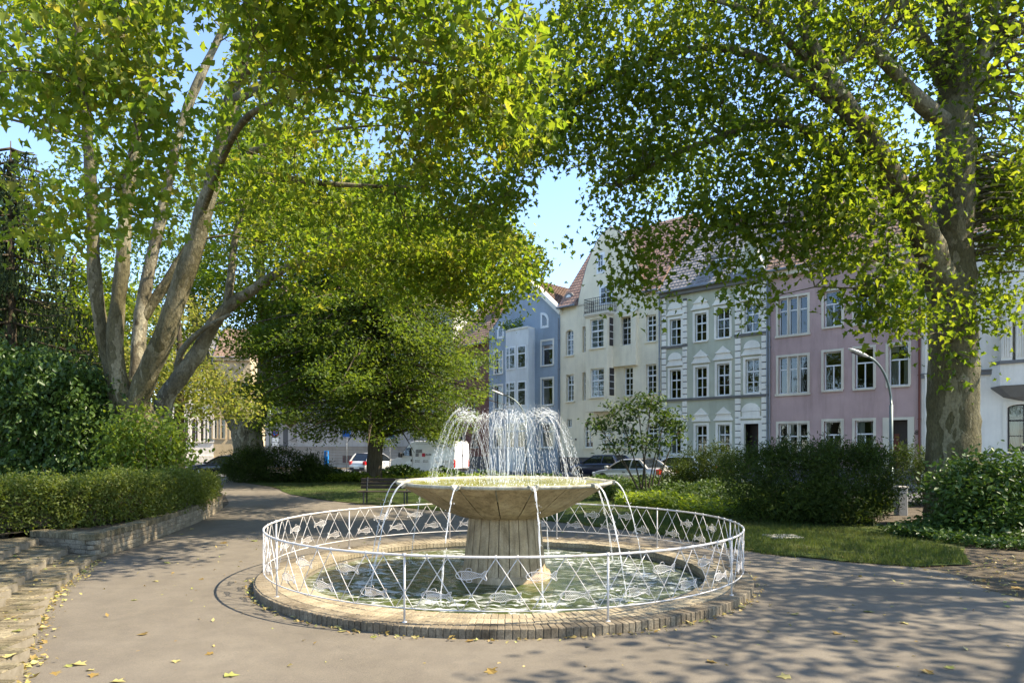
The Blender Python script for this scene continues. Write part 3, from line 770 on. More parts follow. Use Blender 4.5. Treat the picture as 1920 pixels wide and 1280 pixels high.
def add_window(h, x0, x1, z0, z1, bars=((.5,), (.5,)), transom=.62, y=0.0, fm=None, surround=0.0, sm=None, sill=True, fw=.06, rec=.14, cross=(), arch=0.0, curtain=None, tilt=0.0, parent=None):
    """frame mesh (the window) with transom and mullions, panes as children"""
    fm = fm or M['winframe']; f = MB(); a, b = y+rec, y+rec+.055
    f.box(x0, x0+fw, a, b, z0, z1); f.box(x1-fw, x1, a, b, z0, z1); f.box(x0+fw, x1-fw, a, b, z0, z0+fw); f.box(x0+fw, x1-fw, a, b, z1-fw, z1)
    zt = z0 + (z1-z0)*transom if transom else z1-fw
    if transom: f.box(x0+fw, x1-fw, a-.02, b, zt-fw*.6, zt+fw*.6)
    rows = [(z0+fw, zt-(fw*.6 if transom else 0), bars[0])] + ([(zt+fw*.6, z1-fw, bars[1])] if transom else [])
    cells = []
    for ri, (c, d, bs) in enumerate(rows):
        xs = [x0+fw] + [x0+fw+(x1-x0-2*fw)*k for k in bs] + [x1-fw]
        for k in bs: xm = x0+fw+(x1-x0-2*fw)*k; f.box(xm-.03, xm+.03, a+.004, b-.004, c, d)
        for i in range(len(xs)-1): cells.append((xs[i], xs[i+1], c, d))
        if ri < len(cross):
            for k in cross[ri]: zm = c+(d-c)*k; f.box(x0+fw, x1-fw, a+.01, b-.01, zm-.02, zm+.02)
    w = h.part('window', f, fm, parent)
    g = MB(); pn = []
    for (p, q_, c, d) in cells:
        o = MB().add([(p,b-.02,c),(q_,b-.02,c),(q_,b-.02,d),(p,b-.02,d)], [(0,1,2,3)]).build('pane', M['glass'], w)
        if random.random() < .75: o.location = (0, 0, 0)
    if curtain is None: curtain = random.random() < .55
    if curtain:
        cw = (x1-x0)*random.uniform(.18, .45)
        cm = MB()
        for sx0, sx1 in ((x0, x0+cw), (x1-cw*random.uniform(.5,1), x1)):
            n = 9; top = [(sx0+(sx1-sx0)*i/n, b+.12+(.025 if i % 2 else -.025), z1) for i in range(n+1)]
            cm.loft([[(px, py, z0) for px, py, _ in top], top], False, 0, False)
        cm.build('curtain', M['curtain'], w)
    if surround:
        t = MB(); s_ = surround; e = y-.035
        t.box(x0-s_, x0, e, y+.05, z0, z1+s_); t.box(x1, x1+s_, e, y+.05, z0, z1+s_); t.box(x0, x1, e, y+.05, z1, z1+s_)
        h.part('surround', t, sm or M['trim_white'], w)
    if sill:
        t = MB(); t.box(x0-.09, x1+.09, y-.1, y+rec, z0-.09, z0-.002); h.part('sill', t, sm or M['trim_white'], w)
    if arch:
        t = MB(); n = 8; zs = z1-arch; xm = (x0+x1)/2; hw = (x1-x0)/2
        for sg in (-1, 1):
            poly = [(xm+sg*hw*1.001, zs), (xm+sg*hw*1.001, z1+.001)] + [(xm, z1+.001)] + [(xm+sg*hw*math.sin(k/n*math.pi/2), zs+arch*math.cos(k/n*math.pi/2)) for k in range(n)]
            t.prism(poly, 'y', y-.004, y+rec+.03)
        h.part('arch_head', t, sm if sm else h.wm, w)
    return w

def shell(h, ztop, ops, mats=None, zb=-.1, left=True, right=True, plinth=.0):
    m = MB(); wall_grid(m, 0, h.w, zb, ztop, ops)
    D = h.depth
    m.add([(0,0,zb),(0,D,zb),(0,D,ztop),(0,0,ztop)], [(0,1,2,3)]); m.add([(h.w,0,zb),(h.w,D,zb),(h.w,D,ztop),(h.w,0,ztop)], [(0,3,2,1)])
    m.add([(0,D,zb),(h.w,D,zb),(h.w,D,ztop),(0,D,ztop)], [(0,1,2,3)])
    m.build('wall', h.wm, h.root)
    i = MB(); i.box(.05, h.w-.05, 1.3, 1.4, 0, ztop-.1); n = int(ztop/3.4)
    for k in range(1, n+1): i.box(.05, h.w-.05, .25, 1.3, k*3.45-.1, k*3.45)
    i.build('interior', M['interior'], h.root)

def roof(h, x0, x1, ze, rise, run, y0=-.4, mat=None, rows=None, name='roof', gut=True, back=True):
    mat = mat or M['tile']; m = MB(); L = math.hypot(rise, run); rows = rows or max(6, int(L/.32)); nx = max(4, int((x1-x0)/.26))
    for i in range(rows):
        a, b = i/rows, (i+1)/rows + .004
        lift = .045
        ya, yb = y0+run*a, y0+run*b; za, zb = ze+rise*a+lift, ze+rise*b
        prev = None
        for k in range(nx):
            xa = x0+(x1-x0)*k/nx; xb = x0+(x1-x0)*(k+1)/nx; xm = (xa+xb)/2; hh = .028
            m.add([(xa,ya,za),(xm,ya,za+hh),(xb,ya,za),(xb,yb,zb),(xm,yb,zb+hh),(xa,yb,zb),(xa,ya,za-.05),(xb,ya,za-.05)], [(0,1,4,5),(1,2,3,4),(0,6,7,2,1)])
    if back: m.add([(x0,y0+run,ze+rise),(x1,y0+run,ze+rise),(x1,y0+2*run,ze),(x0,y0+2*run,ze)], [(0,1,2,3)])
    m.add([(x0,y0,ze-.02),(x1,y0,ze-.02),(x1,y0+run,ze+rise-.06),(x0,y0+run,ze+rise-.06)], [(0,1,2,3)])
    for xx in (x0, x1): m.add([(xx,y0,ze-.02),(xx,y0+run,ze+rise),(xx,y0+2*run,ze-.02)], [(0,1,2)])
    o = m.build(name, mat, h.root)
    if gut:
        g = MB(); g.tube([(x0-.02, y0-.06, ze-.02), (x1+.02, y0-.06, ze-.02)], .075, 8); h.part('gutter', g, M['gutter'])
    return o

def chimney(h, x, y, z0, z1, w=.9, d=.6, mat=None):
    m = MB(); m.box(x-w/2, x+w/2, y-d/2, y+d/2, z0, z1); m.box(x-w/2-.05, x+w/2+.05, y-d/2-.05, y+d/2+.05, z1, z1+.12)
    m.tube([(x-.2,y,z1+.1),(x-.2,y,z1+.5)], .1, 8); m.tube([(x+.2,y,z1+.1),(x+.2,y,z1+.5)], .1, 8)
    return h.part('chimney', m, mat or M['redbrick'])

def band(h, name, x0, x1, z0, z1, out, mat):
    m = MB(); m.box(x0, x1, -out, .04, z0, z1); m.box(x0, x1, -out-.04, .04, z1-.05, z1+.012); return h.part(name, m, mat)
def pipe(h, x, z0, z1, mat=None):
    m = MB(); m.tube([(x, -.09, z0), (x, -.09, z1)], .05, 8)
    for k in range(int((z1-z0)/2.2)): m.box(x-.065, x+.065, -.15, .0, z0+1+k*2.2, z0+1.04+k*2.2)
    return h.part('downpipe', m, mat or M['gutter'])

# ---- sage green house
h = House('green_house', 'sage green townhouse with white quoin pilasters and pedimented windows', ROW, 1240, 1441, M['green'])
wins = [(1256,598,1277,647),(1303,587,1325,639),(1343.5,578,1368,633),(1396,570,1423,622),
        (1256,693,1277,747),(1304,688,1325.5,744.5),(1344.5,681.5,1368,741),(1398,673,1423.5,736.5),
        (1256,797,1277,851),(1304.5,797,1325.5,850),(1346,795.5,1368.5,849)]
rects = [h.rect(r) for r in wins]; door = h.rect((1395, 794, 1422.5, 871))
ztop = h.z(1345, 532)
shell(h, ztop, rects + [door])
for i, (a, b, c, d) in enumerate(rects):
    tl = i in (0, 2, 9, 10)
    w = add_window(h, a, b, c, d, ((.5,), (.5,)), .64, surround=.15, sill=True, cross=((.5,), ()), sm=M['trim_white'], fw=.07)
    # pediment over it
    zt = d + .24; xm = (a+b)/2; hw = (b-a)/2 + .24; t = MB()
    t.box(xm-hw, xm+hw, -.12, 0, zt, zt+.1); t.prism([(xm-hw*.95, zt+.1), (xm+hw*.95, zt+.1), (xm+hw*.66, zt+.4), (xm-hw*.66, zt+.4)], 'y', -.06, 0)
    if i in (0, 4, 8, 3, 7):
        t.prism([(xm+hw*.78*math.cos(k*math.pi/8), zt+.46+.42*math.sin(k*math.pi/8)) for k in range(9)], 'y', -.09, 0)
    else: t.prism([(xm-hw*.72, zt+.46), (xm+hw*.72, zt+.46), (xm, zt+.84)], 'y', -.09, 0)
    t.box(xm-hw*.76, xm+hw*.76, -.13, 0, zt+.4, zt+.46)
    h.part('pediment', t, M['trim_white'], w)
a, b, c, d = door
t = MB(); t.box(a-.2, a, -.035, .05, c, d+.2); t.box(b, b+.2, -.035, .05, c, d+.2); t.box(a, b, -.035, .05, d, d+.2); h.part('door_surround', t, M['trim_white'])
t = MB(); t.box(a, b, .8, .86, c, d); dr = h.part('door', t, M['door_dark'])
t = MB(); t.box(a+(b-a)*.55, b-.05, .74, .8, c, d-.1); h.part('door_leaf', t, M['door_red'], dr)
t = MB(); xm = (a+b)/2; hw = (b-a)/2+.3; zt = d+.3
t.box(xm-hw, xm+hw, -.1, 0, zt, zt+.14); t.box(xm-hw*.72, xm+hw*.72, -.08, 0, zt+.14, zt+.42); t.prism([(xm+hw*.78*math.cos(k*math.pi/8), zt+.44+.5*math.sin(k*math.pi/8)) for k in range(9)], 'y', -.09, 0)
h.part('door_pediment', t, M['trim_white'])
# quoin blocks, one by one
for px0, px1 in ((1241.4,1249.5),(1280.2,1288.5),(1378.8,1389),(1428.4,1438.8)):
    xa, xb = h.x(px0), h.x(px1); zz = .2; bm_ = MB().bbox(0, xb-xa, -.085, .02, 0, .35, .02).mesh('quoin_block', M['trim_white'])
    zend = ztop - .25 if px0 > 1350 else h.z(px0, 560)
    st = MB(); st.box(xa+.02, xb-.02, -.03, .01, .1, zend); h.part('pilaster', st, M['plinth'])
    while zz < zend - .3:
        link('quoin_block', bm_, h.root, (xa, 0, zz)); zz += .40
zs = h.z(1345, 743); band(h, 'string_course', 0, h.w, zs-.16, zs-.02, .12, M['string'])
for p0, p1, py in ((1241, 1289, 648), (1378, 1439, 624)):
    zz = h.z((p0+p1)/2, py); band(h, 'string_course', h.x(p0), h.x(p1), zz-.16, zz-.02, .11, M['string'])
band(h, 'plinth', 0, h.w, 0, 1.0, .05, M['plinth'])
band(h, 'eaves_cornice', 0, h.w, ztop-.3, ztop-.02, .3, M['string'])
roof(h, 0, h.w, ztop, 5.2, 4.4, -.45, M['tile_grey'])
# dormer
a, b = h.x(1350, -1.2), h.x(1373, -1.2); z0, z1 = h.z(1361, 521, -1.2), h.z(1361, 489, -1.2)
t = MB(); t.box(a-.18, b+.18, .55, 3.5, z0-.3, z1+.12); t.box(a-.3, b+.3, .45, 3.5, z1+.12, z1+.24); dm = h.part('dormer', t, M['string'])
add_window(h, a, b, z0, z1, ((.5,), (.5,)), .62, y=.37, sill=True, cross=((.5,), ()), parent=dm)
# side gable of the right bay
t = MB(); xa, xb = h.x(1376), h.x(1441); zg = h.z(1405, 440); t.prism([(xa, ztop-.1), (xb, ztop-.1), (xb-.2, ztop+1.2), ((xa+xb)/2, zg), (xa+.2, ztop+1.2)], 'y', -.06, .3); gb_ = h.part('bay_gable', t, M['green'])
t = MB(); t.tube([(xa, -.1, ztop), ((xa+xb)/2, -.1, zg+.1), (xb, -.1, ztop)], .14, 6); h.part('gable_coping', t, M['trim_white'], gb_)
chimney(h, h.x(1338), 3.6, ztop+2.5, h.z(1340, 425, -3.6), 1.1)
pipe(h, h.w-.05, .2, ztop)

# ---- mauve house
h = House('mauve_house', 'dusty mauve townhouse with plain cream window surrounds and house number 68', ROW, 1441.5, 1727, M['pink'])
ztop = h.z(1580, 487)
ops = []; W_ = []
for (y0, y1, kind) in ((555, 628.6, 0), (666, 739, 1), (791.5, 866, 0)):
    A = h.rect((1459.5, y0+2, 1514, y1-2)); ops.append(A); W_.append((A, 'triple'))
for r in ((1545,545,1578,612),(1544.5,659,1577.5,731),(1545,789.5,1577.5,860),(1603,533,1638,606),(1603,652.5,1637.5,728),(1603,788,1637.5,858),(1666,522,1703,599),(1666,646,1703,722.5)):
    A = h.rect(r); ops.append(A); W_.append((A, 'single'))
door = h.rect((1667, 787, 1702, 878))
shell(h, ztop, ops + [door])
for (a, b, c, d), k in W_:
    if k == 'triple':
        L = b-a; w = MB()
        t = MB(); s_ = .13; e = -.03
        t.box(a-s_, a, e, .05, c-.1, d+s_); t.box(b, b+s_, e, .05, c-.1, d+s_); t.box(a, b, e, .05, d, d+s_); t.box(a-s_-.04, b+s_+.04, e-.06, .1, c-.13, c)
        grp = h.part('triple_surround', t, M['trim_cream'])
        for i in range(3):
            x0 = a + L*(i*.345); x1 = x0 + L*.31
            if i < 2:
                t = MB(); t.box(x1, x1+L*.035, -.02, .2, c, d); h.part('mullion', t, M['trim_cream'], grp)
            add_window(h, x0, x1, c, d, ((), ()), .66, surround=0, sill=False, fm=M['winframe'], rec=.18, sm=M['trim_cream'])
    else:
        add_window(h, a, b, c, d, ((.5,), ()), .64, surround=.13, sm=M['trim_cream'], rec=.18)
a, b, c, d = door
t = MB(); t.box(a-.3, a, -.03, .05, c, d+.14); t.box(b, b+.3, -.03, .05, c, d+.14); t.box(a, b, -.03, .05, d, d+.14); h.part('door_surround', t, M['trim_cream'])
t = MB(); t.box(a, b, .5, .56, c, d); dr = h.part('door', t, M['door_dark'])
t = MB(); t.box(a+.1, a+(b-a)*.4, .46, .5, c, d-.7); h.part('door_leaf', t, M['door_red'], dr)
band(h, 'plinth', 0, h.w, 0, .9, .05, M['plinth'])
band(h, 'eaves_cornice', 0, h.w, ztop-.35, ztop-.02, .35, M['trim_cream'])
roof(h, 0, h.w, ztop, 5.0, 4.4, -.5, M['tile'])
pipe(h, h.w-.06, .2, ztop, M['door_red']); pipe(h, .08, .2, ztop)
def text(h, s, x, y, z, size, mat, name='house_number', parent=None, rot=(R(90),0,0)):
    cu = bpy.data.curves.new(name, 'FONT'); cu.body = s; cu.size = size; cu.extrude = .006; cu.align_x = 'CENTER'; cu.offset = size*.012
    to = bpy.data.objects.new('tmp', cu); COL.objects.link(to)
    dg = bpy.context.evaluated_depsgraph_get(); me = bpy.data.meshes.new_from_object(to.evaluated_get(dg)); me.name = name
    bpy.data.objects.remove(to); me.materials.clear(); me.materials.append(mat)
    return link(name, me, parent or h.root, (x, y, z), rot)
text(h, '68', h.x(1716), -.02, h.z(1716, 814.5), .33, M['door_dark'])
chimney(h, h.x(1500), 3.8, ztop+3, ztop+6.3, 1.2)

# ---- white house with bay on the far right
h = House('white_house', 'white house with dark-framed windows and a fluted bay at the right edge', ROW, 1727.5, 2060, M['white_stucco'])
ztop = h.z(1850, 440)
ops = [h.rect((1888,757,1950,847)), h.rect((1985,757,2030,847)), h.rect((1760,560,1795,640))]
shell(h, ztop, ops)
for r in ops: add_window(h, *r, ((.5,), (.5,)), .66, fm=M['darkframe'], surround=.16, rec=.16, arch=.18, cross=((.5,),()))
zs = h.z(1800, 700); band(h, 'string_course', 0, h.w, zs-.14, zs+.1, .1, M['string'])
zs = h.z(1900, 850); band(h, 'sill_course', 0, h.w, zs-.1, zs, .1, M['string'])
xa, xb = h.x(1852, .6), h.x(2020, .6); z0, z1 = h.z(1900, 724), h.z(1900, 560)
bm2 = MB()
prof = [(xa, 0), (xa+.5, -.75), (xb-.5, -.75), (xb, 0)]
bm2.loft([[(x, y, z0) for x, y in prof], [(x, y, h.z(1900, 684)) for x, y in prof]]); by = h.part('bay', bm2, M['white_stucco'])
bm2 = MB(); bm2.loft([[(xa+1.4+(x-xa)*.2, y*.1, z0-.75) for x, y in prof], [(xa+.5+(x-xa)*.7, y*.55, z0-.5) for x, y in prof], [(x, y, z0-.06) for x, y in prof], [(x, y*1.1, z0) for x, y in prof]]); h.part('bay_bracket', bm2, M['string'], by)
bm2 = MB(); bm2.loft([[(x, y*1.12, h.z(1900, 684)) for x, y in prof], [(x, y*1.12, h.z(1900, 678)) for x, y in prof]]); h.part('bay_sill', bm2, M['string'], by)
zb0, zb1 = h.z(1900, 678), h.z(1900, 596)
for xx in (xa+.55, xa+1.1, xb-.9):
    t = MB(); t.box(xx, xx+.42, -.8, -.3, zb0, zb1)
    for k in range(4): t.box(xx+.06+k*.09, xx+.11+k*.09, -.83, -.79, zb0+.15, zb1-.25)
    t.box(xx-.04, xx+.46, -.86, -.3, zb1-.2, zb1-.1); h.part('pilaster', t, M['trim_white'], by)
add_window(h, xa+1.56, xb-.95, zb0, zb1, ((.33,.66), (.33,.66)), .7, y=-.72, fm=M['darkframe'], sill=False, rec=.1)
t = MB(); t.loft([[(x, y*1.1, zb1) for x, y in prof], [(x, y*1.15, zb1+.3) for x, y in prof], [(x, y, zb1+4) for x, y in prof]]); h.part('bay_top', t, M['white_stucco'], by)
t = MB(); t.box(xa+.1, xa+.55, -.1, .02, zb0, zb1); h.part('corner_pilaster', t, M['trim_white'], by)
roof(h, 0, h.w, ztop, 4.5, 4.2, -.4, M['tile']); pipe(h, .22, .2, ztop, M['trim_white'])

# ---- cream house with oriel, balcony and swept gable
h = House('cream_house', 'cream stucco house with square oriel, iron balcony and tall swept gable', ROW, 1050.5, 1239.5, M['cream'])
zl = h.z(1068, 575)
ops_def = [((1060.5,618,1075,666), 'arch'), ((1061.5,702,1075.5,752), 'g'), ((1063,785.5,1072.5,801), 's'),
           ((1092,612,1098.5,660), 'n'), ((1092,698,1098.5,750), 'n'),
           ((1164,593,1183,647), 'arch'), ((1169,688,1186.5,742), 'g'), ((1211,590,1230,640), 'g'), ((1211,682.5,1230.5,738), 'g'),
           ((1094.5,789,1111.5,839), 'arch2'), ((1128,802,1150,838), 'g'), ((1165,802,1190,838), 'g'), ((1212,796,1232,838), 'g')]
ops = [(h.rect(r), k) for r, k in ops_def]
ztop = zl
shell(h, ztop, [o for o, k in ops])
for (a, b, c, d), k in ops:
    if k == 'n': add_window(h, a, b, c, d, ((), ()), .6, sill=False, rec=.2, cross=((.33,.66),(.5,)), fm=M['winframe'])
    elif k == 's': add_window(h, a, b, c, d, ((.5,), ()), 0, sill=False, rec=.15)
    else: add_window(h, a, b, c, d, ((.5,), (.5,)), .62, sill=True, rec=.2, arch={'arch': .28, 'arch2': .75}.get(k, 0), cross=((.33,.66),(.5,)), sm=M['cream'], fw=.085)
band(h, 'plinth', 0, h.w, 0, 1.25, .06, M['plinth'])
# oriel
v = .95
xa, xb = h.x(1098, v), h.x(1138.5, v); zb, zt = h.z(1120, 771, v), h.z(1120, 590, v)
r3, r2 = h.rect((1106.5,597,1131.5,652), v), h.rect((1106.5,690.5,1132,744), v)
m = MB(); wall_grid(m, xa, xb, zb, zt, [r3, r2], y=-v, depth=.2)
for xx, s in ((xa, 1), (xb, -1)):
    m.add([(xx,-v,zb),(xx,0,zb),(xx,0,zt),(xx,-v,zt)], [(0,1,2,3)])
m.add([(xa,-v,zb),(xb,-v,zb),(xb,0,zb),(xa,0,zb)], [(0,1,2,3)]); m.add([(xa,-v,zt),(xb,-v,zt),(xb,0,zt),(xa,0,zt)], [(0,1,2,3)])
orl = m.build('oriel', M['cream'], h.root)
m = MB(); m.box(xa+.05, xb-.05, -v+.35, -.02, zb+.05, zt-.05); h.part('oriel_interior', m, M['interior'], orl)
for r in (r3, r2): add_window(h, *r, ((.5,), (.5,)), .58, y=-v, rec=.14, cross=((.33,.66),(.5,)), sill=True, sm=M['cream'], fw=.085)
t = MB(); t.box(xa-.12, xb+.12, -v-.14, 0, zt, zt+.18); t.box(xa-.06, xb+.06, -v-.07, 0, zt-.1, zt); bal = h.part('balcony_slab', t, M['trim_cream'])
# side windows of the oriel
for zz0, zz1 in ((r3[2]+.1, r3[3]), (r2[2]+.1, r2[3])):
    t = MB(); t.box(xb-.01, xb+.03, -v+.25, -.2, zz0, zz1); sw = h.part('side_window', t, M['darkframe'], orl)
    for k in range(1, 4): t = MB(); t.box(xb+.02, xb+.045, -v+.25, -.2, zz0+(zz1-zz0)*k/4-.02, zz0+(zz1-zz0)*k/4+.02); h.part('glazing_bar', t, M['winframe'], sw)
# second, shallow oriel to the right
x2a, x2b = xb, h.x(1191, .35); z2 = h.z(1165, 688, .35)
m = MB(); wall_grid(m, x2a, x2b, z2+.08, zt, [h.rect((1163,593,1182.5,648), .3)], y=-.3, depth=.28)
m.add([(x2b,-.3,z2+.08),(x2b,0,z2+.08),(x2b,0,zt),(x2b,-.3,zt)], [(0,1,2,3)]); m.add([(x2a,-.3,z2+.08),(x2b,-.3,z2+.08),(x2b,0,z2+.08),(x2a,0,z2+.08)], [(0,1,2,3)]); m.add([(x2a,-.3,zt),(x2b,-.3,zt),(x2b,0,zt+.25),(x2a,0,zt+.25)], [(0,1,2,3)])
m.build('shallow_oriel', M['cream'], h.root)
# wrought-iron balcony
hb = 1.0; z0 = zt+.18; t = MB()
P = [(xa-.06, -.02), (xa-.06, -v-.08), (xb+.06, -v-.08), (xb+.06, -.02)]
for z in (z0+.06, z0+hb): t.tube([(x, y, z) for x, y in P], .022, 5)
def seg(p, q, n): return [(p[0]+(q[0]-p[0])*i/n, p[1]+(q[1]-p[1])*i/n) for i in range(n+1)]
for p, q, n in ((P[0], P[1], 5), (P[1], P[2], 12), (P[2], P[3], 5)):
    S = seg(p, q, n)
    for i, (x, y) in enumerate(S): t.tube([(x, y, z0), (x, y, z0+hb)], .013, 4)
    for i in range(n):
        cx, cy = (S[i][0]+S[i+1][0])/2, (S[i][1]+S[i+1][1])/2; dx, dy = (S[i+1][0]-S[i][0])/2, (S[i+1][1]-S[i][1])/2
        for zc in (.28, .68): t.tube([(cx+dx*math.cos(k), cy+dy*math.cos(k), z0+zc+.16*math.sin(k)) for k in [j*.7 for j in range(9)]], .012, 4, closed=True)
h.part('balcony_railing', t, M['iron'], bal)
# swept gable
gx = [1083, 1086, 1093, 1100, 1106, 1111, 1118, 1128, 1142]; gy = [575, 557, 527, 500, 484, 471, 455, 440, 428]
Lp = [(h.x(px), h.z(px, py)) for px, py in zip(gx, gy)]; xr = 2*Lp[-1][0]
poly = Lp + [(xr-x, z) for x, z in reversed(Lp[:-1])]
poly = [(max(.0, min(h.w, x)), z) for x, z in poly]
t = MB(); t.prism(poly + [(poly[-1][0], ztop-.01), (poly[0][0], ztop-.01)], 'y', -.004, .35); gbl = h.part('gable', t, M['cream'])
t = MB(); t.tube([(x, .15, z+.05) for x, z in poly], .13, 6); h.part('gable_coping', t, M['string'], gbl)
# door and windows in the gable
for r, bars in (((1127,538,1147,568), 1), ((1122,478,1131,510), 0)):
    a, b, c, d = h.rect(r); t = MB(); t.box(a-.15, b+.15, -.03, 0, c-.1, d+.15); fr = h.part('gable_window', t, M['winframe'], gbl)
    for k in range(2):
        for j in range(3):
            t = MB(); t.box(a+(b-a)*k/2+.04, a+(b-a)*(k+1)/2-.04, -.045, -.032, c+(d-c)*j/3+.03, c+(d-c)*(j+1)/3-.03); h.part('pane', t, M['carglass'], fr)
gl_, gr_ = poly[0][0], poly[-1][0]
roof(h, 0, gl_-.02, ztop, 6.2, 5.0, -.35, M['tile_red'])
if gr_ < h.w-.3: roof(h, gr_+.02, h.w, ztop, 6.2, 5.0, -.35, M['tile_red'])
roof(h, gl_-.02, gr_+.02, ztop+.95, 5.25, 4.25, .4, M['tile_red'], name='rear_roof', gut=False)
a, b, c, d = h.rect((1065.5,552,1076.5,574), -.6)
t = MB(); t.box(a-.25, b+.25, .35, 3, c-.3, d-.4); n = 8
t.prism([((a+b)/2+(b-a+.5)/2*math.cos(k*math.pi/n), d-.45+.55*math.sin(k*math.pi/n)) for k in range(n+1)], 'y', .3, 3); dm = h.part('dormer', t, M['string'])
t = MB(); t.box(a, b, .27, .345, c, d-.45); t.prism([((a+b)/2+(b-a)/2*math.cos(k*math.pi/n), d-.45+.4*math.sin(k*math.pi/n)) for k in range(n+1)], 'y', .27, .345); fr = h.part('dormer_window', t, M['winframe'], dm)
for k in range(2):
    for j in range(2): t = MB(); t.box(a+(b-a)*k/2+.06, a+(b-a)*(k+1)/2-.06, .255, .268, c+.08+(d-.5-c)*j/2, c+(d-.5-c)*(j+1)/2); h.part('pane', t, M['carglass'], fr)
chimney(h, h.x(1072), 5, ztop+5, ztop+6.6, .35, .35, M['iron']); pipe(h, h.w-.08, .2, ztop)
t = MB(); t.box(h.x(1078.5), h.x(1081), -.04, 0, h.z(1080, 825), h.z(1080, 821.5)); h.part('number_plate', t, M['darkframe'])

# ---- blue house with pale curved bay and gable
h = House('blue_house', 'blue gabled house with pale rounded bay and roof balcony', ROW, 917, 1050, M['blue'])
ze = h.z(1040, 590)
od = [((1016,639,1036.5,684), 1), ((1016,710,1036.5,758.5), 1), ((927.5,661,941.5,700), 1), ((927.5,723,941.5,766), 1), ((1016,588,1026.5,612), 2), ((934.5,609,943,632), 3),
      ((1014,795,1038,838), 1), ((927,802,942,838), 1)]
ops = [(h.rect(r), k) for r, k in od]
apx = h.x(978); za = h.z(978, 519); zbl = h.z(918, 622)
low = min(ze, zbl)
shell(h, ze-2.2, [o for o, k in ops if k == 1])
for (a, b, c, d), k in ops:
    if k == 1: add_window(h, a, b, c, d, ((), ()), .68, surround=.14, sill=True, rec=.16)
m = MB(); g_ops = [o for o, k in ops if k > 1]
gp = [(0, ze-2.2), (h.w, ze-2.2), (h.w, ze), (apx+.1, za), (apx-.1, za), (h.x(947), h.z(947, 577)), (h.x(933), h.z(933, 603)), (h.x(924), h.z(924, 616)), (0, zbl)]
m.prism(gp, 'y', .002, .3); gbl = h.part('gable', m, M['blue'])
for (a, b, c, d), k in ops:
    if k > 1:
        t = MB(); n = 8
        def half(s_, y0, y1, gr):
            L = b-a
            if k == 2: pts = [(a-gr, c-gr), (b+gr, c-gr)] + [(a+(L+gr)*math.cos(q*math.pi/16), c+(d-c+gr)*(.45+.55*math.sin(q*math.pi/16))) for q in range(9)] + [(a-gr, d+gr)]
            else: pts = [(b+gr, c-gr), (b+gr, d+gr)] + [(b-(L+gr)*math.sin(q*math.pi/16), c+(d-c+gr)*(.45+.55*math.cos(q*math.pi/16))) for q in range(9)] + [(a-gr, c-gr)]
            return MB().prism(pts, 'y', y0, y1)
        fr = h.part('quarter_window', half(1, -.03, .01, .12), M['winframe'], gbl); h.part('pane', half(1, -.045, -.031, -.06), M['carglass'], fr)
t = MB(); A = (apx, za+.05); B = (h.w+.15, ze-.1); t.prism([A, B, (B[0]+.1, B[1]+.35), (A[0], A[1]+.45)], 'y', -.3, .35); h.part('bargeboard', t, M['trim_white'], gbl)
t = MB(); pts = [(0, zbl), (h.x(924), h.z(924, 616)), (h.x(933), h.z(933, 603)), (h.x(947), h.z(947, 577)), (apx, za)]; t.tube([(x, .1, z+.05) for x, z in pts], .12, 6); h.part('gable_coping', t, M['string'], gbl)
# roof planes running back from the gable
m = MB(); D = 9
rows = 22
for i in range(rows):
    f0, f1 = i/rows, (i+1)/rows
    x0, z0 = apx+(h.w+.2-apx)*f0, za+(ze-za)*f0; x1, z1 = apx+(h.w+.2-apx)*f1, za+(ze-za)*f1
    for k in range(30):
        y0, y1 = .35+k*.3, .35+(k+1)*.3; ym = (y0+y1)/2
        m.add([(x0,y0,z0),(x0,y1,z0),(x1,y1,z1+.06),(x1,y0,z1+.06),(x0,ym,z0+.03),(x1,ym,z1+.09)], [(0,4,5,3),(4,1,2,5)])
m.add([(apx,.35,za),(apx,D,za),(-.1,D,zbl),(-.1,.35,zbl)], [(0,1,2,3)])
m.build('roof', M['tile'], h.root)
# bay, rounded at its left
v = 1.0; xa, xb = h.x(945, v*.5), h.x(1003, 0); zt = h.z(985, 615, v); zp = h.z(985, 645, v)
arc = [(xa, 0), (xa+.15, -.45), (xa+.55, -.78), (xa+1.2, -.96), (xa+2.2, -1.02), (h.x(990.5, v), -1.0), (xb, 0)]
m = MB(); m.loft([[(x, y, 0) for x, y in arc], [(x, y, zt) for x, y in arc]]); bay = h.part('bay', m, M['paleblue'])
m = MB(); m.loft([[(x+.0, y*1.06-.02, zt) for x, y in arc], [(x, y*1.06-.02, zt+.12) for x, y in arc]]); h.part('bay_coping', m, M['trim_white'], bay)
for row_ in ((649, 688.5), (716, 759), (792, 838)):
    for (pa, pb) in ((948.5, 953.5), (956, 965.5), (972, 985.5)):
        a, b = h.x(pa, v), h.x(pb, v); c, d = h.z(978, row_[1], v), h.z(978, row_[0], v); yy = -1.03 if pa > 955 else -.95
        t = MB(); t.box(a-.08, b+.08, yy-.012, yy+.2, c-.08, d+.08); fr = h.part('bay_window', t, M['winframe'], bay)
        zt2 = c+(d-c)*.66
        for c2, d2 in ((c+.02, zt2-.05), (zt2+.05, d-.02)):
            t = MB(); t.box(a+.03, b-.03, yy-.02, yy-.011, c2, d2); h.part('pane', t, M['carglass'], fr)
pl = MB()
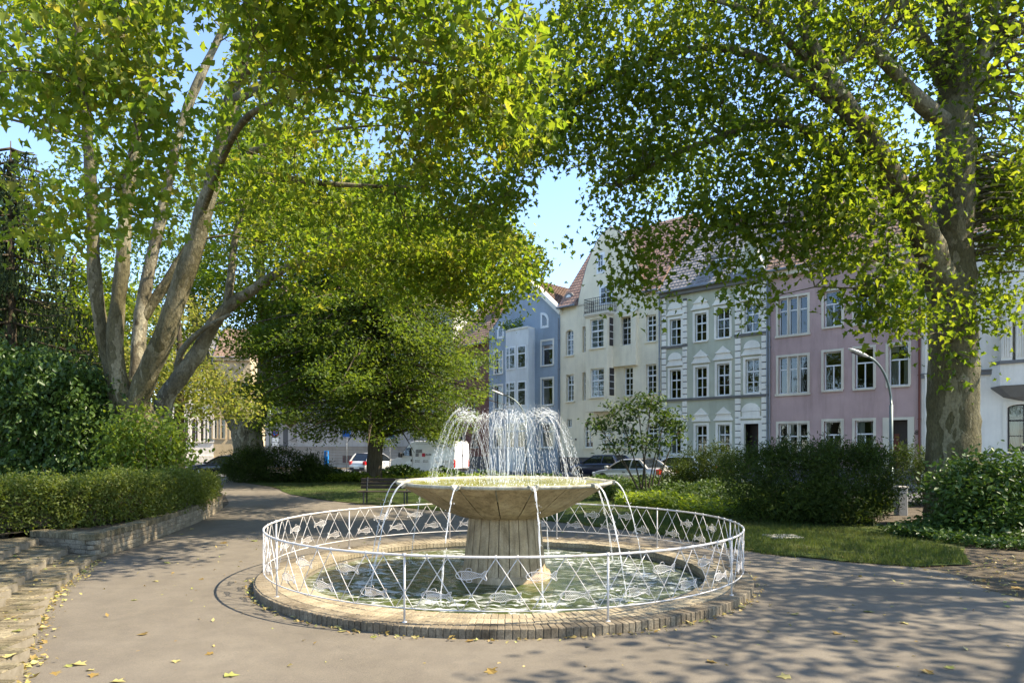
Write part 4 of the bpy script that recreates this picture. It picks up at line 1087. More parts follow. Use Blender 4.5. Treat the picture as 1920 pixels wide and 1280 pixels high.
for k in range(60):
    x = random.uniform(xa+.3, xb-.6); c = Vector((x, -.8, zt+random.uniform(.1, .8)))
    for j in range(6):
        d1 = Vector((random.gauss(0,1), random.gauss(0,1), random.gauss(0,1))).normalized()*.16; d2 = d1.orthogonal().normalized()*.05; e = c + Vector((random.gauss(0,.15),random.gauss(0,.1),random.gauss(0,.15)))
        pl.add([e, e+d1*.5+d2, e+d1, e+d1*.5-d2], [(0,1,2,3)])
bp = pl.build('balcony_plants', M['leaf_shrub'], None); bp.location = h.root.location; bp.rotation_euler = h.root.rotation_euler
tag(bp, 'green potted plants along the roof balcony of the blue house', 'plants', kind='stuff')
pipe(h, h.w-.08, .2, ze-.3)

# ---- red brick house beyond
h = House('red_brick_house', 'dark red brick house with teal window frames left of the blue house', ROW, 846, 916.5, M['redbrick'])
M['teal'] = plain('teal_frame', (.05,.12,.13), .4, .4)
ops = [h.rect(r) for r in ((881,738,894,773),(862,742,873,776),(881,672,894,706),(862,680,873,712),(862,800,873,838),(884,800,897,838))]
ztop = h.z(880, 648); shell(h, ztop, ops)
for r in ops: add_window(h, *r, ((.5,), ()), .0, fm=M['teal'], sill=True, rec=.12, sm=M['string'])
roof(h, 0, h.w, ztop, 5, 4.5, -.4, M['tile']); chimney(h, h.x(895), 2.5, ztop+2, h.z(895, 575, -2.5), 1.0)
band(h, 'plinth', 0, h.w, 0, 1.2, .06, M['plinth'])

# ---- buildings closing the square on the left
BACK = Plane((0, 66), R(-9))
def simple_house(name, label, plane, px0, px1, wm, ztop, cols, rows, tm, rmat, basecol=None, bars=((.5,), (.5,)), rust=0, rise=4.0):
    h = House(name, label, plane, px0, px1, wm)
    ops = []
    for (z0, z1) in rows:
        for cpx, wpx in cols: ops.append((h.x(cpx)-wpx/2, h.x(cpx)+wpx/2, z0, z1))
    shell(h, ztop, ops)
    for r in ops: add_window(h, *r, bars, .66, surround=.16, sm=tm, rec=.18)
    band(h, 'eaves_cornice', 0, h.w, ztop-.4, ztop-.02, .4, tm)
    z = .25
    for k in range(rust):
        m = MB(); m.box(0, h.w, -.06, .02, z, z+.22); h.part('rustication_course', m, tm); z += .27
    roof(h, 0, h.w, ztop, rise, 4.5, -.5, rmat)
    return h
h = simple_house('ivory_apartment_house', 'long ivory apartment house with banded base behind the linden tree', BACK, 497, 850, M['back_white'], 15.5,
     [(522,1.3),(548,1.3),(585,1.5),(625,1.5),(665,1.5),(705,1.5),(745,1.5),(785,1.5),(825,1.5)], [(5.9,8.1),(9.6,11.8),(12.8,14.6)], M['back_stucco'], M['tile'], rust=6)
for zz, o_ in ((4.9, .25), (5.3, .12), (2.05, .12), (9.0, .12)): band(h, 'cornice', 0, h.w, zz-.18, zz, o_, M['back_stucco'])
t = MB(); t.box(h.x(531), h.x(540), -.03, .02, .1, 3.9); t.box(h.x(510), h.x(519), -.03, .02, .1, 3.9); h.part('entrance_panel', t, M['plinth'])  # flat dark panels set just proud of the wall
for a_, b_ in ((545,556),(566,577),(590,604),(620,634),(680,694),(728,742)):
    t = MB(); t.box(h.x(a_), h.x(b_), -.04, .02, 2.5, 4.4); h.part('ground_floor_panel', t, M['back_stucco'])
t = MB(); t.box(h.x(643), h.x(672), -.075, -.04, .45, 1.15); cw_ = h.part('cellar_window', t, M['plinth'])
for k in range(9): xx = h.x(643)+(h.x(672)-h.x(643))*(k+.5)/9; t = MB(); t.box(xx-.03, xx+.03, -.1, -.074, .45, 1.15); h.part('bar', t, M['redbrick'], cw_)
# round corner oriel in red stone
m = MB(); m.lathe([(.05, 3.9), (.45, 4.3), (.75, 4.6), (.75, 5.1), (.62, 5.2), (.62, 7.2), (.75, 7.3)], 16, c=(h.x(545), -.1)); h.part('red_stone_oriel', m, M['redbrick'], None, True)
BACK2 = Plane((-30, 82), R(8))
h = simple_house('ochre_stone_house', 'ochre stone house with narrow tall windows seen left of the plane trunk', BACK2, 401, 470, M['ochre'], 12.5,
     [(406,.75),(415.5,.75),(441,1.1),(455,1.1)], [(3.0,5.4),(7.2,9.6)], M['ochre'], M['tile'], bars=((), ()), rust=2)
h = simple_house('grey_stone_house', 'pale grey house half hidden by leaves beside the ochre house', BACK2, 300, 400.5, M['white_stucco'], 12,
     [(392,.9),(381,.9),(366,.9),(345,.9),(325,.9)], [(2.6,5.2),(7,9.4)], M['trim_white'], M['tile_grey'], rust=3)
BACK3 = Plane((-45, 62), R(35))
h = simple_house('beige_house', 'beige house far left behind the conifer and shrubs', BACK3, -60, 240, M['back_stucco'], 12,
     [(20,1.2),(60,1.2),(100,1.2),(140,1.2),(175,1.2),(205,1.2)], [(1.2,3.2),(4.6,6.8),(8,10)], M['trim_cream'], M['tile_red'], rust=0)

# ---------------------------------------------------------------- vehicles
def wheel(root, x, y, r=.32, w=.2, side=1):
    m = MB(); n = 24
    def ringpts(rad, yy): return [(x+rad*math.cos(2*math.pi*k/n), yy, r+rad*math.sin(2*math.pi*k/n)) for k in range(n)]
    o = y + side*w/2
    m.loft([ringpts(r*.62, y-side*w/2), ringpts(r*.97, y-side*w/2), ringpts(r, y-side*w*.3), ringpts(r, y+side*w*.3), ringpts(r*.97, o), ringpts(r*.66, o), ringpts(r*.64, o-side*.03)], True)
    t = m.build('wheel', M['tyre'], root); fix_normals(t.data)
    q = MB(); q.loft([ringpts(r*.64, o-side*.02), ringpts(r*.6, o+side*.004), ringpts(r*.55, o-side*.02)], False)
    for k in range(5):
        a = 2*math.pi*k/5+.3; c, s = math.cos(a), math.sin(a); nx, nz = -s, c
        q.add([(x+c*r*.08+nx*.035, o+side*.0, r+s*r*.08+nz*.035), (x+c*r*.08-nx*.035, o, r+s*r*.08-nz*.035), (x+c*r*.6-nx*.028, o-side*.005, r+s*r*.6-nz*.028), (x+c*r*.6+nx*.028, o-side*.005, r+s*r*.6+nz*.028)], [(0,1,2,3)])
    q.loft([ringpts(r*.14, o-side*.03), ringpts(r*.12, o+side*.006)], True)
    z = q.build('rim', M['rim'], t); fix_normals(z.data)

def car(name, label, loc, rz, L, W, top, cab, paint, H, wb, front='headlight', cat='car'):
    """top: (x fraction, z) of the lower body's upper line from rear (-.5) to front (.5); cab: (rear base, rear roof, front roof, screen base) as fractions"""
    root = empty(name, loc, rz); tag(root, label, cat)
    w = W/2; xs = [-.5,-.49,-.46,-.4,-.3,-.2,-.1,0,.1,.2,.3,.38,.44,.48,.5]; rings = []
    for f in xs:
        zt = float(np.interp(f, [t[0] for t in top], [t[1] for t in top])); e = max(0, abs(f)-.38)/.12
        ww = w*(1-.16*e**2); zb = .22+.1*e**2; zt2 = zt-.12*max(0, (abs(f)-.46)/.04)**2
        mid = zb+(zt2-zb)*.55
        sec = [(ww*.86, zb), (ww*.97, zb+.1), (ww, mid), (ww*.985, zt2-.1), (ww*.93, zt2-.02), (ww*.6, zt2+.015), (0, zt2+.025)]
        rings.append([(f*L, y, z) for y, z in sec] + [(f*L, -y, z) for y, z in reversed(sec[:-1])])
    b = MB(); b.loft(rings); body = b.build('body', paint, root, True); fix_normals(body.data)
    # glasshouse
    zb = float(np.interp(0, [t[0] for t in top], [t[1] for t in top])) - .03
    fr, rr, rf, fs = [c*L for c in cab]
    def corner(x, z, y): return [(x, y, z), (x, -y, z)]
    g = MB(); bw, tw = w*.9, w*.7
    levels = [(zb, fr, fs, bw), (zb+(H-zb)*.55, fr+(rr-fr)*.55, fs+(rf-fs)*.55, bw+(tw-bw)*.5), (H-.06, rr+(fr-rr)*.05, rf+(fs-rf)*.05, tw), (H-.015, rr+.05, rf-.05, tw*.93)]
    g.loft([[(a, -y, z), (a-.02 if False else a, y, z), (c, y, z), (c, -y, z)] for z, a, c, y in levels])
    gl = g.build('window_glass', M['carglass'], root); fix_normals(gl.data)
    r = MB(); nn = 7; rg = []
    for i in range(nn):
        f = i/(nn-1); x = rr+.0+(rf-rr)*f; zz = H-.05+.05*math.sin(math.pi*(.15+.7*f)); rg.append([(x, tw*1.03, zz-.05), (x, tw*.95, zz), (x, 0, zz+.02), (x, -tw*.95, zz), (x, -tw*1.03, zz-.05)])
    r.loft(rg, False, 0, False); rf_o = r.build('roof', paint, root, True)
    p = MB()
    for s in (1, -1):
        p.tube([(fs, s*bw*1.0, zb), (fs+(rf-fs)*.55, s*(bw+(tw-bw)*.5)*1.01, zb+(H-zb)*.55), (rf, s*tw*1.02, H-.05)], .035, 5)
        p.tube([(fr, s*bw*1.0, zb), (fr+(rr-fr)*.55, s*(bw+(tw-bw)*.5)*1.01, zb+(H-zb)*.55), (rr, s*tw*1.02, H-.05)], [.09,.08,.05], 5)
        xm = (fr+fs)/2 - .04*L
        p.tube([(xm, s*bw*1.0, zb), (xm-.03, s*(bw+(tw-bw)*.5)*1.01, zb+(H-zb)*.55), (xm-.05, s*tw*1.02, H-.06)], .03, 5)
    p.build('pillars', paint, root)
    for s in (1, -1):
        q = MB().bbox(fs-.12, fs+.05, s*(w+.02)-.09, s*(w+.02)+.09, zb+.0, zb+.14, .03); q.build('mirror', paint, root)
        q = MB().bbox(.5*L-.22, .5*L-.02, s*w*.68-.16, s*w*.68+.16, .56, .72, .04); q.build('headlight', M['headlight'], root)
        q = MB().bbox(-.5*L-.015, -.5*L+.2, s*w*.76-.13, s*w*.76+.13, .68, .95, .03); q.build('tail_light', M['taillight'], root)
        for x in (-wb/2-.05, wb/2+.02):
            m = MB(); n = 20; rad = .375
            m.loft([[(x+rad*math.cos(2*math.pi*k/n), s*(w*.985-.1), .33+rad*math.sin(2*math.pi*k/n)) for k in range(n)], [(x+rad*math.cos(2*math.pi*k/n), s*(w+.004), .33+rad*math.sin(2*math.pi*k/n)) for k in range(n)]]); o = m.build('wheel_arch', M['blackplastic'], root); fix_normals(o.data)
            wheel(root, x, s*(w-.08), .32, .2, s)
        q = MB().box(-.02*L-.1, -.02*L+.08, s*(w+.0)-.012, s*(w)+.012, zb-.17, zb-.13); q.build('door_handle', M['blackplastic'], root)
    q = MB().bbox(-.5*L-.03, -.5*L+.1, -w*.82, w*.82, .3, .52, .04); q.build('rear_bumper', M['blackplastic'] if H > 1.5 else paint, root)
    q = MB().box(-.5*L-.04, -.5*L-.03, -.26, .26, .42, .53); q.build('number_plate', M['signwhite'], root)
    q = MB().bbox(.5*L-.12, .5*L+.02, -w*.8, w*.8, .3, .46, .04); q.build('front_grille', M['blackplastic'], root)
    return root
HATCH = [(-.5,.84),(-.46,.95),(-.2,.98),(.12,.95),(.2,.93),(.36,.86),(.46,.74),(.5,.6)]
SEDAN = [(-.5,.86),(-.47,.98),(-.34,1.0),(-.2,.98),(.12,.93),(.2,.91),(.36,.84),(.46,.72),(.5,.58)]
def gxy(px, Y): return ((px-960)/F*Y, Y, 0.004)
A45 = math.atan2(.707, -.707)        # heading up-left along the street
car('navy_car', 'dark navy hatchback parked in front of the cream house', gxy(1127, 45.5), A45, 4.1, 1.76, HATCH, (-.46,-.36,.02,.24), M['car_navy'], 1.50, 2.5)
car('silver_car', 'silver beige saloon with red tail light behind the small tree', gxy(1188, 35.0), A45-.1, 4.45, 1.74, SEDAN, (-.34,-.2,.04,.24), M['car_silver'], 1.43, 2.6)
car('white_car', 'white car at the kerb half hidden right of the silver saloon', gxy(1268, 39.5), A45, 4.2, 1.75, HATCH, (-.46,-.34,.02,.24), M['car_white'], 1.5, 2.5)
car('black_car', 'black car whose front shows left of the dark yew bush', gxy(424, 46.2), math.pi, 4.7, 1.84, SEDAN, (-.38,-.22,.04,.22), M['car_black'], 1.45, 2.8)
car('grey_white_car', 'pale hatchback seen behind the linden trunk', gxy(705, 52.5), 1.05, 4.2, 1.78, HATCH, (-.46,-.36,.02,.24), M['car_grey'], 1.55, 2.55)

# delivery van
vroot = empty('delivery_van', (-5.75, 48.4, .004), math.atan2(.46, -.89)); tag(vroot, 'white delivery van with grey and red square logo behind the fountain spray', 'van')
L, w, H = 5.3, .98, 2.42
def vx(f): return (f-.5)*L
side = [(0,.35),(0,2.25),(.03,H-.03),(.1,H),(.62,H),(.69,H-.1),(.83,1.42),(.96,1.12),(1.0,.95),(1.0,.35)]
rings = []
for s, k in ((-1, 0), (-.97, 1), (.97, 1), (1, 0)):
    rings.append([(vx(.5+(f-.5)*(1 if k else .985)), s*w*(1 if z < 1.3 else 1-.1*(z-1.3)/1.1), z if k else (z-.03 if z > 2 else z)) for f, z in side])
m = MB(); m.loft(rings); o = m.build('body', M['van_white'], vroot); fix_normals(o.data)
def vy(z): return w*(1 if z < 1.3 else 1-.1*(z-1.3)/1.1)
for s in (1, -1):
    def vpoly(name, pts, mat, off=.012, parent=vroot):
        q = MB(); P = [(vx(f), s*(vy(z)+off), z) for f, z in pts]; Q = [(vx(f), s*(vy(z)-.02), z) for f, z in pts]
        q.loft([P, Q]); o = q.build(name, mat, parent); fix_normals(o.data); return o
    vpoly('door_window', [(.655,1.38),(.665,1.95),(.735,1.95),(.80,1.5),(.79,1.42)], M['carglass'])
    vpoly('window_divider', [(.745,1.4),(.745,1.93),(.753,1.93),(.753,1.4)], M['blackplastic'], .016)
    vpoly('door_seam', [(.645,.5),(.645,2.05),(.6475,2.05),(.6475,.5)], M['logogrey'], .006)
    vpoly('roof_seam', [(.02,2.22),(.6,2.22),(.6,2.235),(.02,2.235)], M['logogrey'], .006)
    vpoly('door_handle', [(.655,1.0),(.655,1.16),(.668,1.16),(.668,1.0)], M['blackplastic'], .02)
    q = MB().bbox(vx(.80), vx(.845), s*(w+.12)-.12, s*(w+.12)+.12, 1.28, 1.62, .04); q.build('mirror', M['blackplastic'], vroot)
    q = MB().bbox(vx(0)-.012, vx(.02), s*(w-.09)-.07, s*(w-.09)+.09, .62, 1.15, .02); q.build('tail_light', M['taillight'], vroot)
    q = MB().bbox(vx(.95), vx(1.0)+.01, s*.72-.15, s*.72+.15, .8, 1.02, .04); q.build('headlight', M['headlight'], vroot)
    for x in (vx(.18), vx(.83)):
        mm = MB(); n = 20
        mm.loft([[(x+.4*math.cos(2*math.pi*k/n), s*(w-.12), .36+.4*math.sin(2*math.pi*k/n)) for k in range(n)], [(x+.4*math.cos(2*math.pi*k/n), s*(w+.004), .36+.4*math.sin(2*math.pi*k/n)) for k in range(n)]]); o = mm.build('wheel_arch', M['blackplastic'], vroot); fix_normals(o.data)
        wheel(vroot, x, s*(w-.09), .34, .22, s)
s = 1                                   # the side towards the park carries the lettering
def sq(f0, z0, a, mat): vpoly('logo_square', [(f0, z0), (f0, z0+a), (f0-a/L, z0+a), (f0-a/L, z0)], mat, .01)
sq(.595, 1.60, .235, M['logogrey']); sq(.545, 1.60, .235, M['logogrey']); sq(.595, 1.345, .235, M['logogrey']); sq(.495, 1.345, .235, M['logored'])
text(None, 'ALUM', vx(.395), vy(1.4)+.012, 1.43, .17, M['ink'], 'lettering', vroot, (R(90), 0, math.pi))
for f0 in (.60, .47, .30, .17):
    for zz in (1.06, .96):
        vpoly('print_mark', [(f0, zz), (f0, zz+.045), (f0-.009, zz+.045), (f0-.009, zz)], M['ink'], .008)
        vpoly('print_line', [(f0-.016, zz+.012), (f0-.016, zz+.032), (f0-.07, zz+.032), (f0-.07, zz+.012)], M['logogrey'], .006)
q = MB().box(vx(0)-.012, vx(0)+.01, -.006, .006, .6, 2.3); q.build('rear_door_seam', M['logogrey'], vroot)
q = MB().box(vx(0)-.02, vx(0), .06, .5, .75, .9); q.build('number_plate', M['signwhite'], vroot)
q = MB().box(vx(0)-.03, vx(0), -.12, -.05, 1.35, 1.5); q.build('rear_handle', M['blackplastic'], vroot)
q = MB().add([(vx(.70), -.8, H-.13), (vx(.70), .8, H-.13), (vx(.826)+.03, .86, 1.47), (vx(.826)+.03, -.86, 1.47)], [(0,1,2,3)]); q.v = [(x+.035, y, z+.03) for x, y, z in q.v]; q.build('windscreen', M['carglass'], vroot)
q = MB().bbox(vx(0)-.06, vx(0)+.05, -.9, .9, .38, .58, .03); q.build('rear_bumper', M['blackplastic'], vroot)
q = MB().bbox(vx(1)-.1, vx(1)+.04, -.92, .92, .35, .72, .05); q.build('front_bumper', M['blackplastic'], vroot)

# ---------------------------------------------------------------- street furniture
def street_lamp(label, base, ztop, reach, ang):
    r = empty('street_lamp', base, ang); tag(r, label, 'street lamp', 'curved street lamps along the street')
    m = MB(); pts = [(0,0,0),(0,0,ztop*.62)]
    for k in range(9): a = k/8*R(78); pts.append((-(1-math.cos(a))*reach*.62, 0, ztop*.62 + math.sin(a)*ztop*.34))
    m.tube(pts, [.075]*2 + [.05]*9, 8); m.tube([(0,0,0),(0,0,1.2)], .095, 8); m.build('pole', M['lampgrey'], r, True)
    e = Vector(pts[-1]); m = MB(); d = Vector((-1, 0, .38)).normalized(); u = Vector((.35,0,1)).normalized(); rings = []
    for k, (s_, wd, th) in enumerate(((-.05,.05,.04),(.1,.11,.07),(.45,.14,.09),(.75,.11,.06),(.85,.05,.03))):
        c = e + d*s_; rings.append([c + Vector((0,1,0))*wd*math.cos(j*math.pi/4) + u*th*math.sin(j*math.pi/4) for j in range(8)])
    m.loft(rings); o = m.build('lamp_head', M['lamphead'], r, True); fix_normals(o.data)
    m = MB(); c = e + d*.45 - u*.085; m.add([c+d*.25+Vector((0,.09,0)), c+d*.25-Vector((0,.09,0)), c-d*.25-Vector((0,.09,0)), c-d*.25+Vector((0,.09,0))], [(0,1,2,3)]); m.build('lamp_glass', M['carglass'], r)
    if ztop > 4:
        q = MB()
        for zz in (1.9, 2.3): q.tube([(0,0,zz),(0,0,zz+.05)], .1, 8)
        q.build('clamp', M['gutter'], r)
Yl = 29.0; street_lamp('grey street lamp with curved arm in front of the mauve house', ((1671-960)/F*Yl, Yl, 0), CH+(HZ-655)/F*Yl, 1.35*1.6, R(4))
Yl = 47.0; street_lamp('grey street lamp with curved arm behind the fountain spray', ((986-960)/F*Yl, Yl, 0), CH+(HZ-732)/F*Yl, 2.0*1.6, R(0))

def pole_sign(label, px, Y, zt, kind, cat='sign'):
    r = empty('traffic_sign', gxy(px, Y)); tag(r, label, cat)
    MB().tube([(0,0,0),(0,0,zt)], .035, 8).build('pole', M['gutter'], r, True)
    if kind == 'no_stop':
        q = MB(); q.tube([(0,-.045,zt-.3),(0,-.055,zt-.3)], .29, 24); q.build('sign_disc', M['signred'], r)
        q = MB(); q.tube([(0,-.056,zt-.3),(0,-.06,zt-.3)], .23, 24); q.build('sign_field', M['signblue'], r)
        q = MB(); q.add([(-.18,-.062,zt-.08),(-.14,-.062,zt-.05),(.18,-.062,zt-.52),(.14,-.062,zt-.55)], [(0,1,2,3)]); q.build('sign_bar', M['signred'], r)
        for k in range(2): q = MB(); q.box(-.27,.27,-.055,-.045, zt-1.05-k*.42, zt-.68-k*.42); q.build('supplementary_panel', M['signwhite'], r)
    else:
        q = MB(); q.box(-.3,.3,-.055,-.045, zt-.62, zt-.02); q.build('sign_panel', M['signblue'], r)
        q = MB(); q.box(-.27,.27,-.06,-.0551, zt-.59, zt-.57); q.box(-.27,.27,-.06,-.0551, zt-.07, zt-.05); q.build('sign_border', M['signwhite'], r)
pole_sign('round red and blue no parking sign with white panels by the entrance', 516.5, 61, 3.3+.2, 'no_stop')
pole_sign('blue parking sign on a grey pole half hidden by linden leaves', 650, 50, 3.3, 'park')
pole_sign('blue parking sign on a grey pole right of the linden trunk', 731, 50, 3.2, 'park')
r = empty('tall_pole', gxy(506, 60)); tag(r, 'tall grey pole at the corner of the ivory house', 'pole'); MB().tube([(0,0,0),(0,0,6.5)], .09, 8).build('shaft', M['lampgrey'], r, True); MB().tube([(0,0,0),(0,0,1.0)], .13, 8).build('base', M['lampgrey'], r, True)
r = empty('information_pillar', gxy(612, 47), R(-8)); tag(r, 'bright blue information pillar at the kerb left of the linden', 'pillar')
MB().bbox(-.14,.14,-.09,.09,0,1.75,.02).build('panel', M['pillarblue'], r); MB().box(.02,.12,-.096,-.0905,1.38,1.68).build('notice', M['signwhite'], r); MB().box(.035,.105,-.1,-.0962,1.56,1.6).build('notice_stripe', M['signred'], r)
# bench
r = empty('park_bench', (-4.45, 24.4, .02), R(-3)); tag(r, 'dark wooden park bench with its back on the lawn behind the fountain', 'bench')
for k in range(4): MB().bbox(-.95,.95,-.25+k*.12,-.15+k*.12,.42,.455,.008).build('seat_slat', M['woodgrey'], r)
for k in range(3): q = MB().bbox(-.95,.95,.22+k*.03,.25+k*.03,.52+k*.13,.63+k*.13,.008); q.build('back_slat', M['woodgrey'], r)
for x in (-.72, .72):
    q = MB(); q.tube([(x,-.24,0),(x,-.24,.42)], .03, 6); q.tube([(x,.2,0),(x,.2,.42),(x,.31,.92)], .03, 6); q.tube([(x,-.26,.41),(x,.22,.41)], .028, 6); q.build('leg_frame', M['iron'], r)
# stone post and slab
r = empty('stone_post', (Wp(1689,0,20.6).x, 20.6, 0)); tag(r, 'short pale stone post between the clipped yew and the dark shrub', 'post')
MB().bbox(-.14,.14,-.14,.14,-.05,.8,.02).build('shaft', M['stone_box'], r); MB().bbox(-.16,.16,-.16,.16,.795,.86,.02).build('cap', M['stone_box'], r)
g = Gp(1468, 1008); o = MB().bbox(-.36,.36,-.3,.3,-.03,.03,.012).build('stone_slab', M['stone_box'], None, loc=(g.x, g.y, .02)); tag(o, 'flat pale stone slab lying in the lawn right of the fountain', 'slab')
# brick pillar of the ivy wall on the far left
r = empty('garden_pillar', (-16.0, 20.5, .4)); tag(r, 'tan rendered garden pillar overgrown with ivy at the left edge', 'pillar')
MB().bbox(-.75,.9,-.35,.35,0,2.95,.03).build('shaft', M['ochre'], r); MB().bbox(-.85,1.0,-.45,.45,2.95,3.1,.03).build('cap', M['ochre'], r)

# ---------------------------------------------------------------- foliage
PL = (np.array([(0,0,0),(.34,.02,.14),(.24,.3,.1),(.5,.5,.2),(.22,.62,.02),(0,1,-.24),(-.38,.04,.02),(-.26,.28,.04),(-.54,.46,.06),(-.2,.6,-.04)], float), [(0,1,2,3,4,5), (0,5,9,8,7,6)])
SM = (np.array([(0,0,0),(.3,.35,.08),(0,1,-.05),(-.3,.35,.08)], float), [(0,1,2),(0,2,3)])
OV = (np.array([(0,0,0),(.27,.3,.07),(.24,.68,.05),(0,1,-.07),(-.24,.68,.05),(-.27,.3,.07)], float), [(0,1,2,3),(0,3,4,5)])
ND = (np.array([(0,0,0),(.09,.45,.0),(0,1,0),(-.09,.45,.0)], float), [(0,1,2,3)])
FT = (np.array([(0,0,0),(.17,.3,.03),(.05,.42,0),(.14,.75,.02),(0,1,0),(-.14,.75,.02),(-.05,.42,0),(-.17,.3,.03)], float), [(0,1,2,3,4),(0,4,5,6,7)])

def in_poly(px, py, poly):
    c = np.zeros(len(px), bool); n = len(poly)
    for i in range(n):
        x1, y1 = poly[i]; x2, y2 = poly[i-1]
        if y1 == y2: continue
        c ^= ((y1 > py) != (y2 > py)) & (px < (x2-x1)*(py-y1)/(y2-y1)+x1)
    return c

def leaves(name, root, P, size, mat, tmpl=SM, up=1.0, droop=.4, rnd=None, kind=None, svar=.35):
    n = len(P)
    if n == 0: return None
    V, Fs = tmpl; k = len(V)
    nr = rng.normal(size=(n,3)); nr[:,2] = np.abs(nr[:,2])*.6 + up; nr /= np.linalg.norm(nr, axis=1)[:,None]
    t = rng.normal(size=(n,3)); t[:,2] -= droop*1.5
    t -= nr*np.sum(t*nr, axis=1)[:,None]; t /= (np.linalg.norm(t, axis=1)[:,None]+1e-9)
    b = np.cross(nr, t)*rng.uniform(.6, 1.08, n)[:,None]
    s = size*(1 + rng.uniform(-svar, svar, n))
    base = P - np.array(root.location if root else (0,0,0))
    co = base[:,None,:] + s[:,None,None]*(V[None,:,0,None]*b[:,None,:] + V[None,:,1,None]*t[:,None,:] + V[None,:,2,None]*nr[:,None,:])
    loops = np.concatenate([np.array(f) for f in Fs]); tot = np.array([len(f) for f in Fs]); nl = len(loops); nf = len(Fs)
    li = (loops[None,:] + np.arange(n)[:,None]*k).ravel()
    st = (np.concatenate([[0], np.cumsum(tot)[:-1]])[None,:] + np.arange(n)[:,None]*nl).ravel()
    me = bpy.data.meshes.new(name)
    me.vertices.add(n*k); me.vertices.foreach_set('co', co.ravel().astype(np.float32))
    me.loops.add(n*nl); me.loops.foreach_set('vertex_index', li.astype(np.int32))
    me.polygons.add(n*nf); me.polygons.foreach_set('loop_start', st.astype(np.int32))
    try: me.polygons.foreach_set('loop_total', np.tile(tot, n).astype(np.int32))
    except Exception: pass
    if rnd is None: rnd = rng.random(n)
    a = me.attributes.new('rnd', 'FLOAT', 'FACE'); a.data.foreach_set('value', np.repeat(rnd, nf).astype(np.float32))
    me.materials.append(mat); me.update(); me.validate()
    o = link(name, me, root)
    if kind: o['kind'] = kind
    return o

def lobe_points(lobes, shell_bias=2.2):
    out = []
    for c, r, n in lobes:
        d = rng.normal(size=(n,3)); d /= np.linalg.norm(d, axis=1)[:,None]
        rad = rng.random(n)**(1/ shell_bias / 1.4)
        out.append(np.array(c)[None,:] + d*rad[:,None]*np.array(r)[None,:])
    return np.vstack(out)
def cluster(C, cr, per, flat=.6):
    """leaf positions round clump centres, with a random per clump and leaf"""
    n = len(C); k = rng.poisson(per*rng.gamma(2.2, 1/2.2, n)); idx = np.repeat(np.arange(n), k)
    crv = np.asarray(cr)[idx] if hasattr(cr, '__len__') else cr
    g = rng.normal(size=(len(idx),3))*np.array([.55,.55,.55*flat])
    P = C[idx] + g*(crv[:,None] if hasattr(crv, '__len__') else crv)
    cb = rng.random(n)
    return P, np.clip(.55*cb[idx] + .55*rng.random(len(idx)) - .05, 0, 1)

class Tree:
    def __init__(s, name, label, base, bark, cat='tree', group=None):
        s.root = empty(name, base); tag(s.root, label, cat, group); s.bark = bark; s.samples = []; s.sr = []
    def limb(s, pts, r0, r1, name='limb', n=10, k=6, bark=None, wob=.04, flare=0):
        P = spline(pts, k); m = len(P); rad = []
        for i in range(m):
            f = i/(m-1); r = r0+(r1-r0)*f
            if flare: r *= 1 + flare*max(0, 1-f*m/6)**2
            rad.append(r*(1+random.uniform(-wob, wob)))
            s.samples.append(P[i]); s.sr.append(r)
        q = MB(); L = s.root.location; q.tube([p-L for p in P], rad, n if r0 < .3 else n*2)
        if r0 > .14:
            nn = n if r0 < .3 else n*2; cs = [p-L for p in P]; out = []
            for i, v in enumerate(q.v):
                c0 = cs[min(i//nn, m-1)]; dv = Vector(v)-c0
                g = mnoise.noise(Vector(v)*1.1+L)*.16 + mnoise.noise(Vector((v[0]*4, v[1]*4, v[2]*1.3))+L)*.09
                out.append(tuple(c0 + dv*(1+g)))
            q.v = out
        o = q.build(name, bark or s.bark, s.root, True); return o
    def twigs(s, C, frac=.6, r=.035, name='branches', sag=.12):
        S = np.array([tuple(p) for p in s.samples]); SR = np.array(s.sr); q = MB(); L = s.root.location
        ext = [S]
        for c in C[rng.random(len(C)) < frac]:
            d = np.linalg.norm(S - c, axis=1) + np.maximum(0, S[:,2]-c[2])*1.2
            i = int(np.argmin(d)); a = Vector(S[i]); b = Vector(c); ln = (b-a).length
            if ln < .25: continue
            side = Vector((random.gauss(0,1), random.gauss(0,1), 0))*ln*.08
            m1 = a.lerp(b, .35) + side + Vector((0,0,ln*.09)); m2 = a.lerp(b, .7) + side*.6 + Vector((0,0,ln*sag*.6))
            r0 = min(r*(.5+ln*.28), SR[i]*.7+.008)
            q.tube([a-L, m1-L, m2-L, b-L], [r0, r0*.72, r0*.45, .006], 4, False)
            if len(ext) < 400: ext.append(np.array([tuple(m2)])); S = np.vstack([S, [tuple(m1), tuple(m2)]]); SR = np.append(SR, [r0*.7, r0*.45])
        if q.v: q.build(name, M['twig'] if s.bark == M['bark'] else s.bark, s.root, True)['kind'] = 'stuff'
    def crown(s, C, cr, per, size, mat, tmpl, keep=None, flat=.6, up=.7, droop=.5, name='crown', svar=.35):
        P, rn = cluster(C, cr, per, flat)
        if keep is not None: k = keep(P); P, rn = P[k], rn[k]
        return leaves(name, s.root, P, size, mat, tmpl, up, droop, rn, None, svar)

